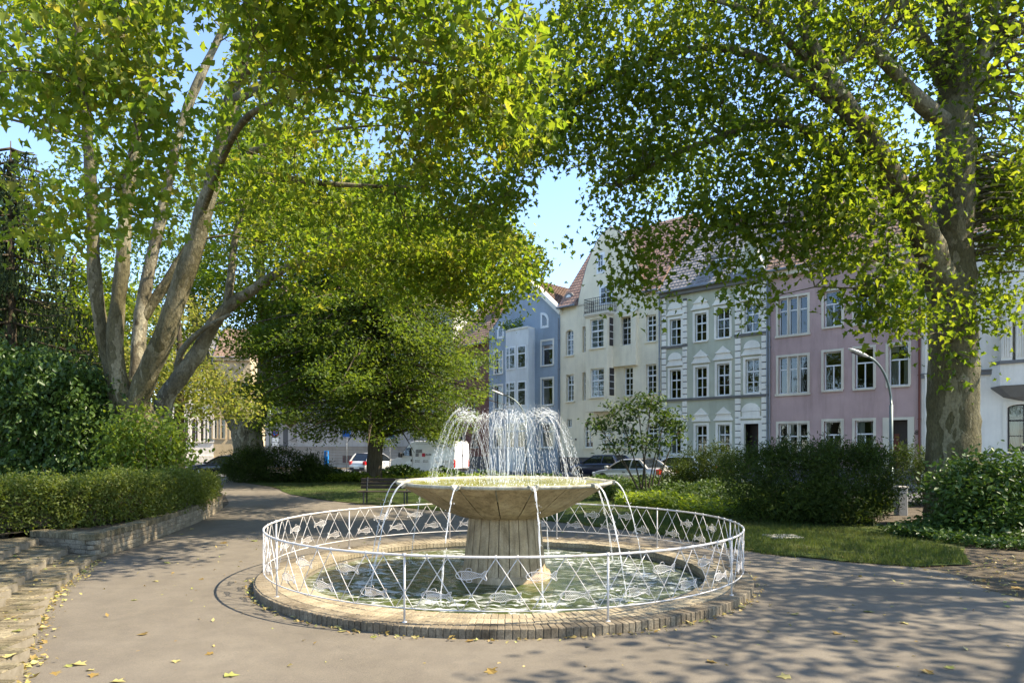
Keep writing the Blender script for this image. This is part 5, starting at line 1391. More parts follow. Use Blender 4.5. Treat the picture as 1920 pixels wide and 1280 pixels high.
# outline of the open sky between the crowns (shape of the crowns' edges)
SKY = [(1000,335),(1030,322),(1065,318),(1100,312),(1112,335),(1085,375),(1062,410),(1050,455),(1062,480),(1105,468),(1122,540),(1150,575),(1100,600),(1050,600),(1034,560),(1036,520),(1016,470),(985,440),(960,410),(990,372),(1015,365)]
SKY2 = [(335,60),(352,0),(375,0),(380,60),(425,50),(440,80),(400,130),(375,180),(350,150),(340,110)]
SKY3 = [(-40,190),(20,215),(60,235),(110,280),(95,300),(40,290),(-40,285)]
SKY4 = [(985,-40),(1012,-40),(1045,28),(1020,40),(1000,15)]
SKY5 = [(1708,140),(1742,130),(1738,165),(1715,168)]
def open_sky(P, pad=0):
    px, py = proj(P); jx = px + rng.normal(size=len(px))*7; jy = py + rng.normal(size=len(px))*7
    b = np.zeros(len(px), bool)
    for S in (SKY, SKY2, SKY3, SKY4, SKY5): b |= in_poly(jx, jy, S)
    return b & (P[:,1] > 0) & (rng.random(len(px)) < .93)
LOWX = [-300,0,150,320,500,640,800,900,960,1040,1090,1130,1180,1215,1245,1290,1330,1370,1395,1420,1448,1500,1545,1590,1640,1700,1745,1790,1850,1885,1920,2300]
LOWY = [470,470,470,480,520,520,520,540,560,470,450,545,575,598,585,505,520,570,648,640,540,525,540,600,640,652,640,560,670,640,560,560]
def above_line(P):
    px, py = proj(P); return py + 30 + rng.normal(size=len(px))*14 < np.interp(px, LOWX, LOWY)
def lob(px, py, Y, r, n): return (tuple(Wp(px, py, Y)), r, n)

# ---- T1: many-stemmed plane on the left
T = Tree('plane_tree', 'large plane tree forking into several stems above the shrubs on the left', (-11.16, 20.4, .4), M['plane_bark'])
B0 = Vector((-11.16, 20.4, .3))
T.limb([B0, Wp(247,800,20.40), Wp(245,765,20.40), Wp(243,728,20.40)], 0.826, 0.516, 'trunk', 14, 6, flare=.3)
T.limb([Wp(236,810,20.28), Wp(222,745,20.28), Wp(204,672,20.16), Wp(186,587,20.04), Wp(177,509,19.92), Wp(173,400,19.80), Wp(165,260,19.56), Wp(150,120,19.20), Wp(140,-80,19.20)], 0.248, 0.107, 'stem', 10)
T.limb([Wp(244,810,19.92), Wp(232,745,19.92), Wp(217,672,19.80), Wp(219,587,19.80), Wp(230,494,19.80), Wp(236,400,19.92), Wp(250,300,20.16), Wp(278,100,20.40), Wp(290,-60,20.40)], 0.256, 0.124, 'stem', 10)
T.limb([Wp(248,800,20.64), Wp(252,740,20.76), Wp(258,690,20.76), Wp(263,603,20.88), Wp(276,525,20.88), Wp(296,431,21.00), Wp(320,320,21.12), Wp(347,215,21.24), Wp(388,118,21.36), Wp(440,10,21.60), Wp(470,-70,21.60)], 0.248, 0.083, 'stem', 10, bark=M['plane_bark_pale'])
T.limb([Wp(244,830,20.16), Wp(252,770,20.04), Wp(272,714,19.92), Wp(306,634,19.68), Wp(337,540,19.56), Wp(366,462,19.44), Wp(382,392,19.32), Wp(404,318,19.20), Wp(432,190,18.96), Wp(458,90,18.72), Wp(478,-40,18.60)], 0.347, 0.140, 'stem', 12)
T.limb([Wp(264,600,20.88), Wp(300,548,21.00), Wp(344,478,21.12), Wp(380,420,21.24), Wp(420,300,21.60), Wp(450,200,21.84)], 0.165, 0.099, 'stem', 9)
T.limb([Wp(396,335,19.20), Wp(432,308,18.96), Wp(482,280,18.48), Wp(560,255,18.00), Wp(650,240,14.4), Wp(740,235,13.8)], .13, .008)
T.limb([Wp(440,150,18.84), Wp(495,108,18.48), Wp(560,62,18.00), Wp(625,35,14.5), Wp(730,20,13.8), Wp(850,40,13)], .16, .008)
T.limb([Wp(450,130,18.84), Wp(480,60,18.00), Wp(520,0,14), Wp(600,-80,13)], .12, .008)
T.limb([Wp(382,392,19.32), Wp(440,250,14), Wp(520,190,13), Wp(620,170,12.4), Wp(760,190,12)], .09, .008)
T.limb([Wp(158,190,19.44), Wp(130,120,13), Wp(110,60,11), Wp(140,120,9.6), Wp(170,220,9)], .1, .008)
T.limb([Wp(278,100,20.40), Wp(260,20,13.5), Wp(240,20,11), Wp(230,120,10), Wp(260,260,9.5)], .1, .008)
near = [lob(80,100,9.2,(1.1,.9,.9),12), lob(200,50,9.4,(1.2,.9,.8),12), lob(235,190,9.6,(.7,.8,.8),8), lob(255,330,9.8,(.55,.6,.7),8), lob(60,420,10.5,(.7,.6,.35),5), lob(310,50,10.5,(.8,.8,.6),6), lob(110,190,11,(1.2,1,.6),11), lob(60,10,10,(1.2,1,.8),9)]
C = lobe_points(near); C = C[~open_sky(C)]
T.twigs(C, .9, .02); T.crown(C, .66, 52, .142, M['leaf_plane'], PL, lambda P: ~open_sky(P), .7, .35, .7)
# the crown spreads towards the camera as a thin roof of sprays
PYS = [-90,-40,50,150,250,350,430,490,540]; YS = [9.0,9.7,10.6,12.2,14.2,16.8,19.3,21.6,23.5]
n = 740
py = rng.uniform(-90, 505, n); px = rng.uniform(430, 990, n)
Yd = np.interp(py, PYS, YS) + rng.normal(size=n)*.7
C = np.column_stack([(px-960)/F*Yd, Yd, CH + (HZ-py)/F*Yd + rng.normal(size=n)*.35])
C = C[(C[:,0] > -9.5) & ~open_sky(C)]
def sunhole(P, x0, x1, y0, y1, zr, prob):
    xs = P[:,0] - .83*(P[:,2]-zr); ys = P[:,1] + .06*(P[:,2]-zr)
    return (xs > x0) & (xs < x1) & (ys > y0) & (ys < y1) & (rng.random(len(P)) < prob)
def sunlit_gaps(P): return sunhole(P, -9, -3.5, 4, 12, .2, .72) | sunhole(P, -13, -7.6, 11.6, 16.6, 1.2, .78) | sunhole(P, -16.5, -11, 17.5, 21.5, 3.5, .88) | sunhole(P, -11.5, -8.6, 17.6, 20, 2.6, .6)
C = C[~sunlit_gaps(C)]
C2 = lobe_points([lob(985,140,15.5,(1.2,1.3,.6),14), lob(960,290,16.5,(1.1,1.2,.5),12), lob(1000,250,17,(.9,1,.5),12), lob(940,400,17.5,(1.0,1,.6),16)])
C = np.vstack([C, C2[~open_sky(C2)]])
T.limb([Wp(432,190,18.96), Wp(520,150,13.5), Wp(620,120,12), Wp(740,110,11.4), Wp(860,130,11.6)], .13, .007)
T.limb([Wp(458,90,18.72), Wp(560,20,12.5), Wp(680,-20,10.6), Wp(800,-30,10)], .12, .007)
T.limb([Wp(404,318,19.20), Wp(500,330,16.5), Wp(620,345,16.6), Wp(760,350,16.6), Wp(880,340,16.5)], .12, .007)
T.twigs(C, .85, .04); T.crown(C, .68, 40, .138, M['leaf_plane'], PL, lambda P: ~open_sky(P), .45, .45, .5, 'crown', .5)
back = [lob(100,120,21.2,(2.6,2.2,1.6),22), lob(60,330,21.8,(2.2,2,1.0),15), lob(200,330,22.4,(2.0,2,1.2),15), lob(330,330,22.4,(1.6,1.8,1.2),12), lob(420,60,20.6,(1.3,1.6,1.3),16), lob(480,330,21.8,(1.6,1.5,1.6),24), lob(240,-30,20.1,(3.4,2.5,1.2),24), lob(40,0,20.1,(2.4,2,1.2),18), lob(520,200,21.2,(1.5,1.5,1.0),10), lob(130,440,23.0,(1.6,1.5,.9),12)]
C = lobe_points(back); C = C[~open_sky(C) & ~sunlit_gaps(C)]
T.twigs(C, .75, .03); T.crown(C, .85, 38, .15, M['leaf_plane'], PL, lambda P: ~open_sky(P), .65, .6, .5, 'crown')

# ---- T1b: leaning pale-barked plane behind it, with the long low limb
T = Tree('plane_tree', 'leaning mottled plane tree with a long low limb right of the many-stemmed one', (Wp(300,800,24.15).x, 24.15, .2), M['plane_bark_pale'])
T.limb([Vector((Wp(296,0,24.15).x, 24.15, .1)), Wp(305,770,24.15), Wp(335,712,24.15), Wp(369,664,24.15), Wp(404,602,24.15), Wp(440,565,24.15), Wp(470,546,23.92), Wp(540,500,23.57), Wp(600,478,23.00), Wp(680,468,22.42), Wp(760,475,21.85)], .34, .05, 'trunk', 11, flare=.2)
T.limb([Wp(425,578,24.15), Wp(432,530,24.15), Wp(440,452,24.38), Wp(458,380,24.49), Wp(470,300,24.72), Wp(488,195,25.07), Wp(500,80,25.30)], .16, .05, 'limb', 9)
T.limb([Wp(330,715,24.15), Wp(340,660,23.92), Wp(380,618,23.69), Wp(430,590,23.57)], .14, .06, 'limb', 8)
T.limb([Wp(680,468,22.4), Wp(740,490,23.5), Wp(820,500,25), Wp(900,505,26.5), Wp(960,500,27.5)], .08, .02, 'limb', 7)
T.limb([Wp(600,478,23.00), Wp(650,400,22.77), Wp(700,330,22.42)], .09, .03)
C = lobe_points([lob(560,420,23.57,(2.2,1.6,1.4),30), lob(470,380,25.30,(1.8,1.6,2),30), lob(680,400,23.00,(2,1.6,1.2),30), lob(760,430,22.42,(1.6,1.4,1),22), lob(430,250,25.87,(2.2,1.8,2),34), lob(560,540,24.15,(1.3,1.2,.6),10), lob(600,250,23.00,(2.4,2,2),40), lob(840,480,23.57,(1.6,1.4,1.0),18), lob(900,400,23.57,(1.2,1.3,1.2),16), lob(720,520,24.15,(1.6,1.2,.6),12), lob(880,500,25,(1.7,1.7,.9),30), lob(940,465,26,(1.6,1.7,.9),28), lob(985,495,27,(1.2,1.6,.9),20), lob(905,550,28,(1.6,1.5,.8),22), lob(830,520,25,(1.7,1.7,.9),26), lob(800,470,23.5,(1.8,1.7,.9),26), lob(950,520,29,(1.3,1.6,.8),18), lob(850,440,27,(1.8,1.8,1.0),24), lob(760,540,27,(1.8,1.6,.8),18)])
C = C[~open_sky(C) & ~sunlit_gaps(C)]; T.twigs(C, .6, .03); T.crown(C, .9, 36, .175, M['leaf_plane'], PL, lambda P: ~open_sky(P), .6, .6, .5)

# ---- T2: forked plane further back
T = Tree('plane_tree', 'forked plane tree with pale trunk rising behind the round yew bush', (Wp(462,860,42.5).x, 42.5, 0), M['plane_bark_pale'])
T.limb([Vector((Wp(465,0,42.5).x, 42.5, 0)), Wp(466,850,42.5), Wp(463,815,42.5), Wp(455,795,42.5)], 1.0, .76, 'trunk', 12, flare=.25)
T.limb([Wp(462,812,42.5), Wp(440,785,42.5), Wp(418,745,42.5), Wp(400,712,42.5), Wp(385,676,42.5), Wp(372,620,42.5), Wp(350,520,42.5)], .58, .24, 'stem', 10)
T.limb([Wp(466,812,42.5), Wp(486,775,42.5), Wp(494,735,42.5), Wp(496,660,42.5), Wp(492,560,42.5), Wp(484,450,42.5), Wp(480,330,42.5)], .52, .24, 'stem', 10)
T.limb([Wp(494,700,42.5), Wp(530,620,41), Wp(590,560,40)], .18, .06)
C = lobe_points([lob(420,560,42,(3.6,3,3),60), lob(520,600,42,(3,2.6,2.6),46), lob(540,640,41,(2.6,2,2.2),44), lob(590,590,41,(2.2,2,2.2),36), lob(525,735,40.5,(1.4,1.1,.9),18), lob(600,690,41,(1.8,1.5,1.6),26), lob(560,450,41,(4,3,3),60), lob(440,400,43,(4.5,3,3.5),70), lob(330,480,44,(3,2.6,3),40), lob(560,680,41,(1.8,1.6,1.2),18), lob(470,730,41,(1.0,1.0,.9),10)])
C = C[~open_sky(C)]; T.twigs(C, .4, .04); T.crown(C, 1.15, 80, .26, M['leaf_plane'], SM, lambda P: ~open_sky(P), .6, .6, .5)

# ---- yellowish tree glimpsed between the stems
T = Tree('maple_tree', 'tree with yellowish leaves glimpsed low behind the plane stems', (Wp(335,860,33).x, 33, 0), M['bark'])
T.limb([Vector((Wp(335,0,33).x, 33, 0)), Wp(335,800,33), Wp(338,700,33), Wp(335,600,33)], .3, .1, 'trunk')
C = lobe_points([lob(335,720,33,(2.4,2,1.7),60), lob(400,740,32,(1.5,1.6,1.1),34), lob(280,700,33,(1.8,1.8,1.7),36), lob(340,610,34,(2,2,1.6),36), lob(440,770,32,(1.0,1.0,.5),10)])
T.twigs(C, .3, .04); T.crown(C, 0.8, 40, .2, M['leaf_gold'], SM, None, .6, .6, .4)

# ---- trees at the far left back
for i, (px, Y, zt, lab) in enumerate(((130, 40, 15, 'broad tree far behind the conifer on the left'), (-40, 36, 16, 'tall tree at the far left edge behind the conifer'), (250, 52, 15, 'distant round tree seen between the plane stems'))):
    T = Tree('broadleaf_tree', lab, (Wp(px,0,Y).x, Y, 0), M['bark'], group='trees in the background')
    x = Wp(px,0,Y).x; T.limb([Vector((x,Y,0)), Vector((x+.2,Y,4)), Vector((x,Y,9)), Vector((x+.3,Y,zt-2))], .4, .1, 'trunk')
    C = lobe_points([((x,Y,zt*.62),(4.6,4,zt*.27),110), ((x-2.5,Y-1,zt*.5),(3,3,2.6),50), ((x+2.6,Y-1,zt*.52),(3,3,2.6),50), ((x,Y,zt*.85),(2.8,2.6,2),40)])
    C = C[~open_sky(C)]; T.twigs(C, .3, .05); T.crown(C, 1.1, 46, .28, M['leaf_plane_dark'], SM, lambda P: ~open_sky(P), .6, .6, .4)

# ---- linden in the middle
YL = 40.0
T = Tree('linden_tree', 'linden tree with dark straight trunk and layered drooping crown behind the bench', (Wp(703,0,YL).x, YL, 0), M['bark'])
bx = Wp(703,0,YL).x
T.limb([Vector((bx,YL,-.1)), Vector((bx,YL,.5)), Wp(704,800,YL), Wp(708,700,YL), Wp(706,560,YL), Wp(712,470,YL), Wp(715,330,YL)], .55, .06, 'trunk', 12, flare=.7)
T.limb([Wp(706,800,YL), Wp(722,740,YL), Wp(727,640,YL), Wp(724,560,YL), Wp(740,480,YL)], .24, .08, 'stem', 9)
T.limb([Wp(703,800,YL), Wp(690,720,YL), Wp(686,640,YL), Wp(680,540,YL)], .2, .07, 'stem', 9)
CL = []
for i in range(215):
    z0 = 2.5 + 14.5*(i + random.random())/215; az = i*2.399963 + random.uniform(-.3, .3)
    L_ = float(np.interp(z0, [2.8,5,9,13,17.5], [6.0,7.4,7.0,5.6,3.0]))*random.uniform(.66, 1.1)
    s0 = Vector((bx + .1*(z0-3)*random.uniform(-.1,.1), YL, z0)); dv = Vector((math.cos(az), math.sin(az), 0))
    m1 = s0 + dv*L_*.5 + Vector((0,0,.55)); tp = s0 + dv*L_ + Vector((0,0,-random.uniform(.3, 1.3)))
    if T.limb([s0, m1, tp], .05+.012*L_, .012, 'bough', 5, 3): pass
    side = Vector((-dv.y, dv.x, 0))
    for k in range(int(L_*2.3)):
        f = random.uniform(.22, 1.02); p = s0.lerp(m1, f*2) if f < .5 else m1.lerp(tp, f*2-1)
        p = p + side*random.gauss(0, .55*(.3+f)) + Vector((0,0,random.gauss(-.12,.2)))
        CL.append(tuple(p))
C = np.array(CL)
def lk(P):
    px, py = proj(P); ok = ~open_sky(P)
    low = 830 + 14*np.sin(px*.055) + 8*np.sin(px*.17+1) - np.maximum(0, np.abs(px-690)-110)*.12
    ok &= (py + rng.normal(size=len(px))*4 < low)
    ok &= ~((px > 945+10*np.sin(py*.1)) & (py > 590)); ok &= ~((px > 900) & (py > 760 - (px-900)))
    return ok
C = C[lk(C)]; T.twigs(C, .3, .02, sag=.04); T.crown(C, .9, 56, .17, M['leaf_linden'], SM, lk, .38, .9, .5, 'crown', .5)

# ---- T4: great plane on the right
T = Tree('plane_tree', 'massive plane tree with thick mottled trunk standing on the right', (Wp(1788,0,18).x, 18, 0), M['plane_bark'])
bx = Wp(1788,0,18).x
T.limb([Vector((bx,18,-.1)), Wp(1788,880,18), Wp(1787,760,18), Wp(1785,640,18), Wp(1784,520,18), Wp(1787,400,18), Wp(1792,260,18), Wp(1790,120,18), Wp(1786,-20,18), Wp(1788,-150,18)], .69, .3, 'trunk', 18, 8, flare=.12)
T.limb([Wp(1772,545,17.9), Wp(1748,478,17.6), Wp(1712,405,17.2), Wp(1672,340,16.8), Wp(1632,268,16.4), Wp(1592,205,16.2), Wp(1545,130,16), Wp(1500,40,16)], .42, .13, 'limb', 12)
T.limb([Wp(1785,240,18), Wp(1735,200,17.6), Wp(1700,165,17.3), Wp(1665,120,17), Wp(1630,90,16.8), Wp(1570,118,16.5), Wp(1520,145,16.4)], .24, .08, 'limb', 10, bark=M['plane_bark_pale'])
T.limb([Wp(1785,180,18), Wp(1755,120,18), Wp(1720,60,18), Wp(1690,0,18), Wp(1670,-80,18)], .22, .12, 'limb', 10)
T.limb([Wp(1790,230,18), Wp(1830,150,18), Wp(1850,60,18), Wp(1880,-40,18)], .24, .12, 'limb', 10)
T.limb([Wp(1690,370,17), Wp(1640,345,16.6), Wp(1590,300,16.4), Wp(1500,240,16.6), Wp(1430,232,16.8), Wp(1340,260,17), Wp(1240,300,17.2), Wp(1160,350,17.4)], .15, .04, 'limb', 9)
T.limb([Wp(1632,268,16.4), Wp(1560,190,16.2), Wp(1450,120,16.3), Wp(1340,90,16.5), Wp(1220,110,16.8), Wp(1110,170,17.2), Wp(1030,230,17.5)], .14, .04, 'limb', 9)
T.limb([Wp(1700,390,17), Wp(1640,420,16.5), Wp(1560,430,16.3), Wp(1480,420,16.5), Wp(1380,430,17)], .11, .03, 'limb', 8)
T.limb([Wp(1592,205,16.2), Wp(1500,100,16), Wp(1400,20,16), Wp(1250,-20,16.5)], .12, .04, 'limb', 8)
T.limb([Wp(1748,478,17.6), Wp(1700,500,16.6), Wp(1650,520,16), Wp(1600,540,15.6)], .08, .02, 'limb', 8)
lobes = [lob(1250,330,25,(2.5,2.5,1.0),24), lob(1180,300,28,(2.5,3,1.0),24), lob(1400,330,25,(2.5,2.5,1.0),24), lob(1300,250,29,(3,3,1.0),26), lob(1000,110,17.6,(1.2,1.4,1.0),20), lob(1060,60,17.4,(1.3,1.5,1.0),22), lob(1075,170,17.6,(1.3,1.5,.9),22), lob(1080,262,18,(1.1,1.3,.6),14), lob(1010,285,18,(.7,1,.35),7), lob(1130,110,17,(1.8,1.3,1.6),40), lob(1040,200,17.4,(1.3,1.2,1.1),26), lob(1230,60,16.8,(2,1.5,1.8),46), lob(1250,210,17,(2,1.4,1.6),44), lob(1150,270,17.4,(1.5,1.2,1.1),30), lob(1370,110,16.6,(2.1,1.6,1.8),50), lob(1370,280,16.8,(2,1.5,1.5),44),  # rear lobes at the head of the list are added to shade the lawn
         lob(1250,370,17.4,(1.6,1.2,1.1),30), lob(1170,430,17.6,(1.0,.9,.9),16), lob(1210,520,17.6,(.9,.8,.7),15), lob(1160,530,17.8,(.5,.6,.35),5), lob(1240,480,17.5,(.9,.8,.8),15), lob(1330,440,17.2,(1.3,1.1,.9),20), lob(1385,540,17,(.7,.7,.7),11), lob(1410,600,17,(.45,.5,.5),7), lob(1440,430,16.8,(1.3,1.1,1),22), lob(1500,200,16.4,(2,1.6,1.8),48), lob(1490,360,16.6,(1.7,1.4,1.3),34), lob(1490,480,16.6,(1.1,1,.7),16),
         lob(1500,30,16.4,(2.2,1.8,1.6),46), lob(1620,80,16.8,(2,1.8,1.6),40), lob(1610,250,16.4,(1.7,1.4,1.5),32), lob(1590,400,16.4,(1.5,1.2,1.2),28), lob(1600,520,16,(1.3,1,.9),24), lob(1670,580,15.8,(1.0,.9,.7),20), lob(1720,600,16,(.6,.8,.5),10), lob(1680,450,16.4,(1.1,1,1),14), lob(1740,60,18,(1.8,1.8,1.6),30), lob(1730,300,16.8,(.9,.8,.8),10), lob(1860,120,18,(1.8,1.6,1.8),36), lob(1850,330,18,(1.4,1.4,1.6),44), lob(1880,480,18,(1.3,1.2,1.2),40), lob(1890,400,19,(1.4,1.2,1.6),40), lob(1870,590,17,(.7,.8,.6),12), lob(1790,690,17.0,(.22,.15,.5),4), lob(1800,590,16.9,(.4,.2,.3),4),
         lob(1200,-60,16.8,(2.4,1.6,1.4),34), lob(1400,-80,16.6,(2.6,2,1.6),40), lob(1640,-90,17,(3,2.4,1.8),46), lob(1860,-80,18,(2.6,2.2,1.8),40), lob(1960,250,19,(2.4,2,3),50), lob(2050,60,20,(3,3,3),50), lob(1780,-60,22,(3.5,2.5,3),50)]
lobes += [((12,18,16),(3.5,3.5,1.2),34), ((16,18,14.5),(3.5,3.5,1.6),44), ((8.5,17.5,15.5),(3,3,1.0),18), ((14,21,17),(3.5,3,1.4),24)]  # unseen high lobes, added to shade the crown below
C = lobe_points(lobes); kp = lambda P: (~open_sky(P)) & (above_line(P) | (P[:,0] > 13.2))
C = C[kp(C) | ((np.abs(C[:,0]-11.4) < .8) & (C[:,2] < 5.6))]
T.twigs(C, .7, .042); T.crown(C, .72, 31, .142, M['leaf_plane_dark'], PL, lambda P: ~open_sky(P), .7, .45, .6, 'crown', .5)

# ---- T5: tree just outside the frame on the right, whose boughs reach in and dapple the path
T = Tree('chestnut_tree', 'dark-leaved tree reaching in from the right edge of the picture', (15.2, 9.2, 0), M['bark'])
T.limb([Vector((15.2,9.2,-.1)), Vector((15.2,9.2,3)), Vector((15.0,9.1,6)), Vector((14.8,9,10)), Vector((14.6,9,13))], .5, .15, 'trunk', flare=.3)
for tgt in ((10.2,7.5,8.6),(9.6,9.8,9.2),(11,4.5,9),(12,12.5,8.5),(14,4,10),(18,8,9),(13,13,10),(9.3,12.3,8)):
    T.limb([Vector((15,9.1,5.5+random.random()*2)), Vector((15,9.1,7)).lerp(Vector(tgt), .5)+Vector((0,0,.9)), Vector(tgt)], .16, .03, 'limb', 7)
T5L = [((10.6,7.2,9.2),(2.1,2.2,1.3),40), ((11.2,9.4,9.4),(1.5,1.5,1.2),20), ((12.4,5,9.6),(2.4,2.4,1.6),44), ((12.6,9.5,10.2),(2.6,2.6,1.8),54), ((15.5,8.5,11),(3.2,3.2,2),70), ((13,12.6,8.8),(2.4,1.8,2.0),44), ((11.2,14.2,9.6),(1.2,1.1,1.6),20), ((14.5,14.5,7.5),(2.2,2,2.4),40), ((9.0,5.6,9.0),(1.3,1.4,.8),13), ((10.6,3.4,9.4),(1.8,1.6,1.1),26), ((8.4,4.4,9.2),(1.0,1.1,.7),8), ((12.5,12.2,5.8),(1.6,1.2,1.4),22)]
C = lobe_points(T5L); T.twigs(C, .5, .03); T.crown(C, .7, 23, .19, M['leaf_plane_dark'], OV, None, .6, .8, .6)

# ---- weeping spruce far left
sx, sy = Wp(20,0,24).x, 24.0
T = Tree('spruce_tree', 'dark weeping spruce with hanging twigs at the left edge', (sx, sy, .3), M['bark'])
T.limb([Vector((sx,sy,0)), Vector((sx,sy,6)), Vector((sx,sy,12.6))], .32, .015, 'trunk')
PP = []
zz = 3.6
while zz < 12.4:
    nb = 9; ln = 3.7*(1-(zz-3)/10.6)+.4
    for k in range(nb):
        a = random.uniform(0, 2*math.pi); l = ln*random.uniform(.75, 1.1)
        tip = Vector((sx+math.cos(a)*l, sy+math.sin(a)*l, zz-.15*l+random.uniform(-.1,.1))); mid_ = Vector((sx+math.cos(a)*l*.5, sy+math.sin(a)*l*.5, zz-.25*l*.5))
        T.limb([Vector((sx,sy,zz)), mid_, tip], .05, .012, 'bough', 4, 3)
        n = int(62*l/2)
        f = rng.random(n)**.7
        base = np.array([tuple(Vector((sx,sy,zz)).lerp(mid_, min(1, q*2)) if q < .5 else mid_.lerp(tip, q*2-1)) for q in f])
        hang = rng.random(n)**1.3*(.95*(.4+.6*f)); base[:,2] -= hang; base[:,:2] += rng.normal(size=(n,2))*(.07+.12*f)[:,None]
        PP.append(base)
    zz += .46
P = np.vstack(PP); px, py = proj(P); 
leaves('needles', T.root, P, .27, M['leaf_spruce'], FT, -.2, 3.0, None)

# ---------------------------------------------------------------- shrubs and hedges
def shrub(name, label, base, lobes, cr, per, size, mat, tmpl, cat='shrub', group=None, keep=None, stems=6, flat=.8, up=.5, droop=.3, bias=3.0, stemr=.03, bark=None):
    T = Tree(name, label, base, bark or M['bark'], cat, group)
    B = Vector(base)
    for k in range(stems):
        c = lobes[k % len(lobes)][0]; t = Vector(c) + Vector((random.gauss(0,.25), random.gauss(0,.2), random.gauss(0,.15)))
        T.limb([B + Vector((random.gauss(0,.12), random.gauss(0,.1), -.05)), B.lerp(t, .5)+Vector((random.gauss(0,.1), random.gauss(0,.1), .05)), t], stemr, stemr*.35, 'stem', 5, 3)
    C = lobe_points(lobes, bias)
    C = C[C[:,2] > base[2]+.03]
    if keep is not None: C = C[keep(C)]
    T.twigs(C, .25, .012, 'twigs')
    T.crown(C, cr, per, size, mat, tmpl, (lambda P: (P[:,2] > base[2]-.02) & (keep(P) if keep is not None else True)), flat, up, droop, 'foliage')
    return T
def B3(px, Y, z): return (Wp(px,0,Y).x, Y, z)
# ivy-clad mass
shrub('ivy_bush', 'big glossy ivy-covered bush above the hedge at the left edge', B3(90,20,.45), [(B3(60,20,3.4),(2.1,1.2,1.3),150), (B3(150,20,3.0),(1.3,1.1,1.3),90), (B3(110,20,1.5),(1.7,.9,1.2),110), (B3(10,20.5,4.2),(1.7,1,.9),50), (B3(180,19.8,1.9),(.6,.8,1.3),36), (B3(20,20.0,1.2),(.9,.6,.9),26)], .42, 64, .15, M['leaf_ivy'], OV, stems=8, up=.2, droop=.9, bias=4)
shrub('arching_shrub', 'light green arching shrub at the foot of the many-stemmed plane', B3(285,18.6,.45), [(B3(278,18.6,2.25),(1.0,.7,.8),60), (B3(238,18.8,2.1),(.55,.6,.8),30), (B3(322,19.2,2.0),(.6,.6,.65),34), (B3(285,18.8,1.45),(1.1,.6,.5),30)], .46, 30, .125, M['leaf_shrub'], OV, stems=9, up=.5, droop=.9)
# clipped hedge above the retaining wall
HP = spline([(-15.5,11.2,0),(-12,12.1,0),(-9.6,13.35,0),(-8.65,14.6,0),(-8.75,17,0),(-9.3,19.8,0),(-10.2,22.4,0)], 8)
T = Tree('clipped_hedge', 'clipped low hedge on top of the curving brick retaining wall', (-9.0, 14.5, .435), M['bark'], 'hedge')
pos = []; n = 2600; idx = rng.integers(0, len(HP)-1, n); tt = rng.random(n)
A_ = np.array([tuple(p) for p in HP]); ctr = A_[idx] + (A_[idx+1]-A_[idx])*tt[:,None]; dr = A_[idx+1]-A_[idx]; dr /= np.linalg.norm(dr, axis=1)[:,None]; nr = np.stack([-dr[:,1], dr[:,0], 0*dr[:,0]], 1)
face = rng.random(n); off = np.where(face < .5, -.55+rng.random(n)*.12, rng.uniform(-.55,.6,n)); hz = np.where(face < .5, rng.random(n)*.78, .72+rng.random(n)*.1)
C = ctr + nr*off[:,None]; C[:,2] = .5+hz*(1-.34*np.clip((C[:,1]-17.5)/4, 0, 1)) + .05*np.sin(C[:,0]*3.1+C[:,1]*2.3) + rng.normal(size=n)*.03
for k in range(0, len(HP)-1, 2): T.limb([HP[k]+Vector((0,0,.4)), HP[k]+Vector((random.gauss(0,.1),random.gauss(0,.1),.8)), HP[k]+Vector((random.gauss(0,.2),random.gauss(0,.2),1.2))], .03, .012, 'stem', 5, 3)
T.crown(C, .2, 30, .062, M['leaf_hedge'], OV, None, .9, .4, .2, 'foliage')
q = MB(); rings = []
for i, p in enumerate(HP):
    d = (HP[min(i+1, len(HP)-1)]-HP[max(i-1, 0)]).normalized(); nn = Vector((-d.y, d.x, 0)); L0 = T.root.location
    rings.append([p+nn*-.42+Vector((0,0,.5))-L0, p+nn*-.4+Vector((0,0,1.12-.25*min(1, max(0, (p.y-17.5)/4))))-L0, p+nn*.5+Vector((0,0,1.12-.25*min(1, max(0, (p.y-17.5)/4))))-L0, p+nn*.5+Vector((0,0,.5))-L0])
q.loft(rings); q.build('dark_core', M['twig'], T.root)  # solid dark core added inside the hedge to block light

# yews
def yewkeep(P): return np.ones(len(P), bool)
shrub('yew_bush', 'broad dark clipped yew right of the fountain lawn', B3(1530,19.2,0), [(B3(1420,18.8,1.0),(1.0,.9,1.0),110), (B3(1500,18.6,1.05),(1.1,1,1.05),130), (B3(1590,18.6,1.05),(1.1,1,1.02),130), (B3(1630,18.9,1.0),(.5,.9,1.0),60), (B3(1540,19,1.75),(2.0,.8,.32),90), (B3(1460,18.3,.45),(1.1,.9,.5),50), (B3(1575,18.1,.45),(1.1,.8,.5),60)], .34, 60, .105, M['leaf_yew'], FT, stems=9, up=.1, droop=-.3, bias=5)
shrub('yew_bush', 'smaller dark yew behind the broad clipped one, nearer the small tree', B3(1305,29,0), [(B3(1300,29,.9),(1.1,1,1.0),90), (B3(1350,28,1.1),(.9,.9,.95),70), (B3(1270,28.5,.6),(.7,.7,.7),40)], .36, 60, .13, M['leaf_yew'], FT, stems=6, up=.1, droop=-.3, bias=5)
shrub('yew_bush', 'dark round yew bush by the path in front of the forked plane', B3(510,39.5,0), [(B3(470,39.5,.85),(1.5,1.2,.95),110), (B3(530,39.5,.95),(1.7,1.3,1.0),120), (B3(580,39.5,.7),(1.0,1,.75),60), (B3(452,39.5,.9),(.9,.9,.75),50)], .42, 56, .15, M['leaf_yew'], FT, stems=7, up=.1, droop=-.2, bias=5)
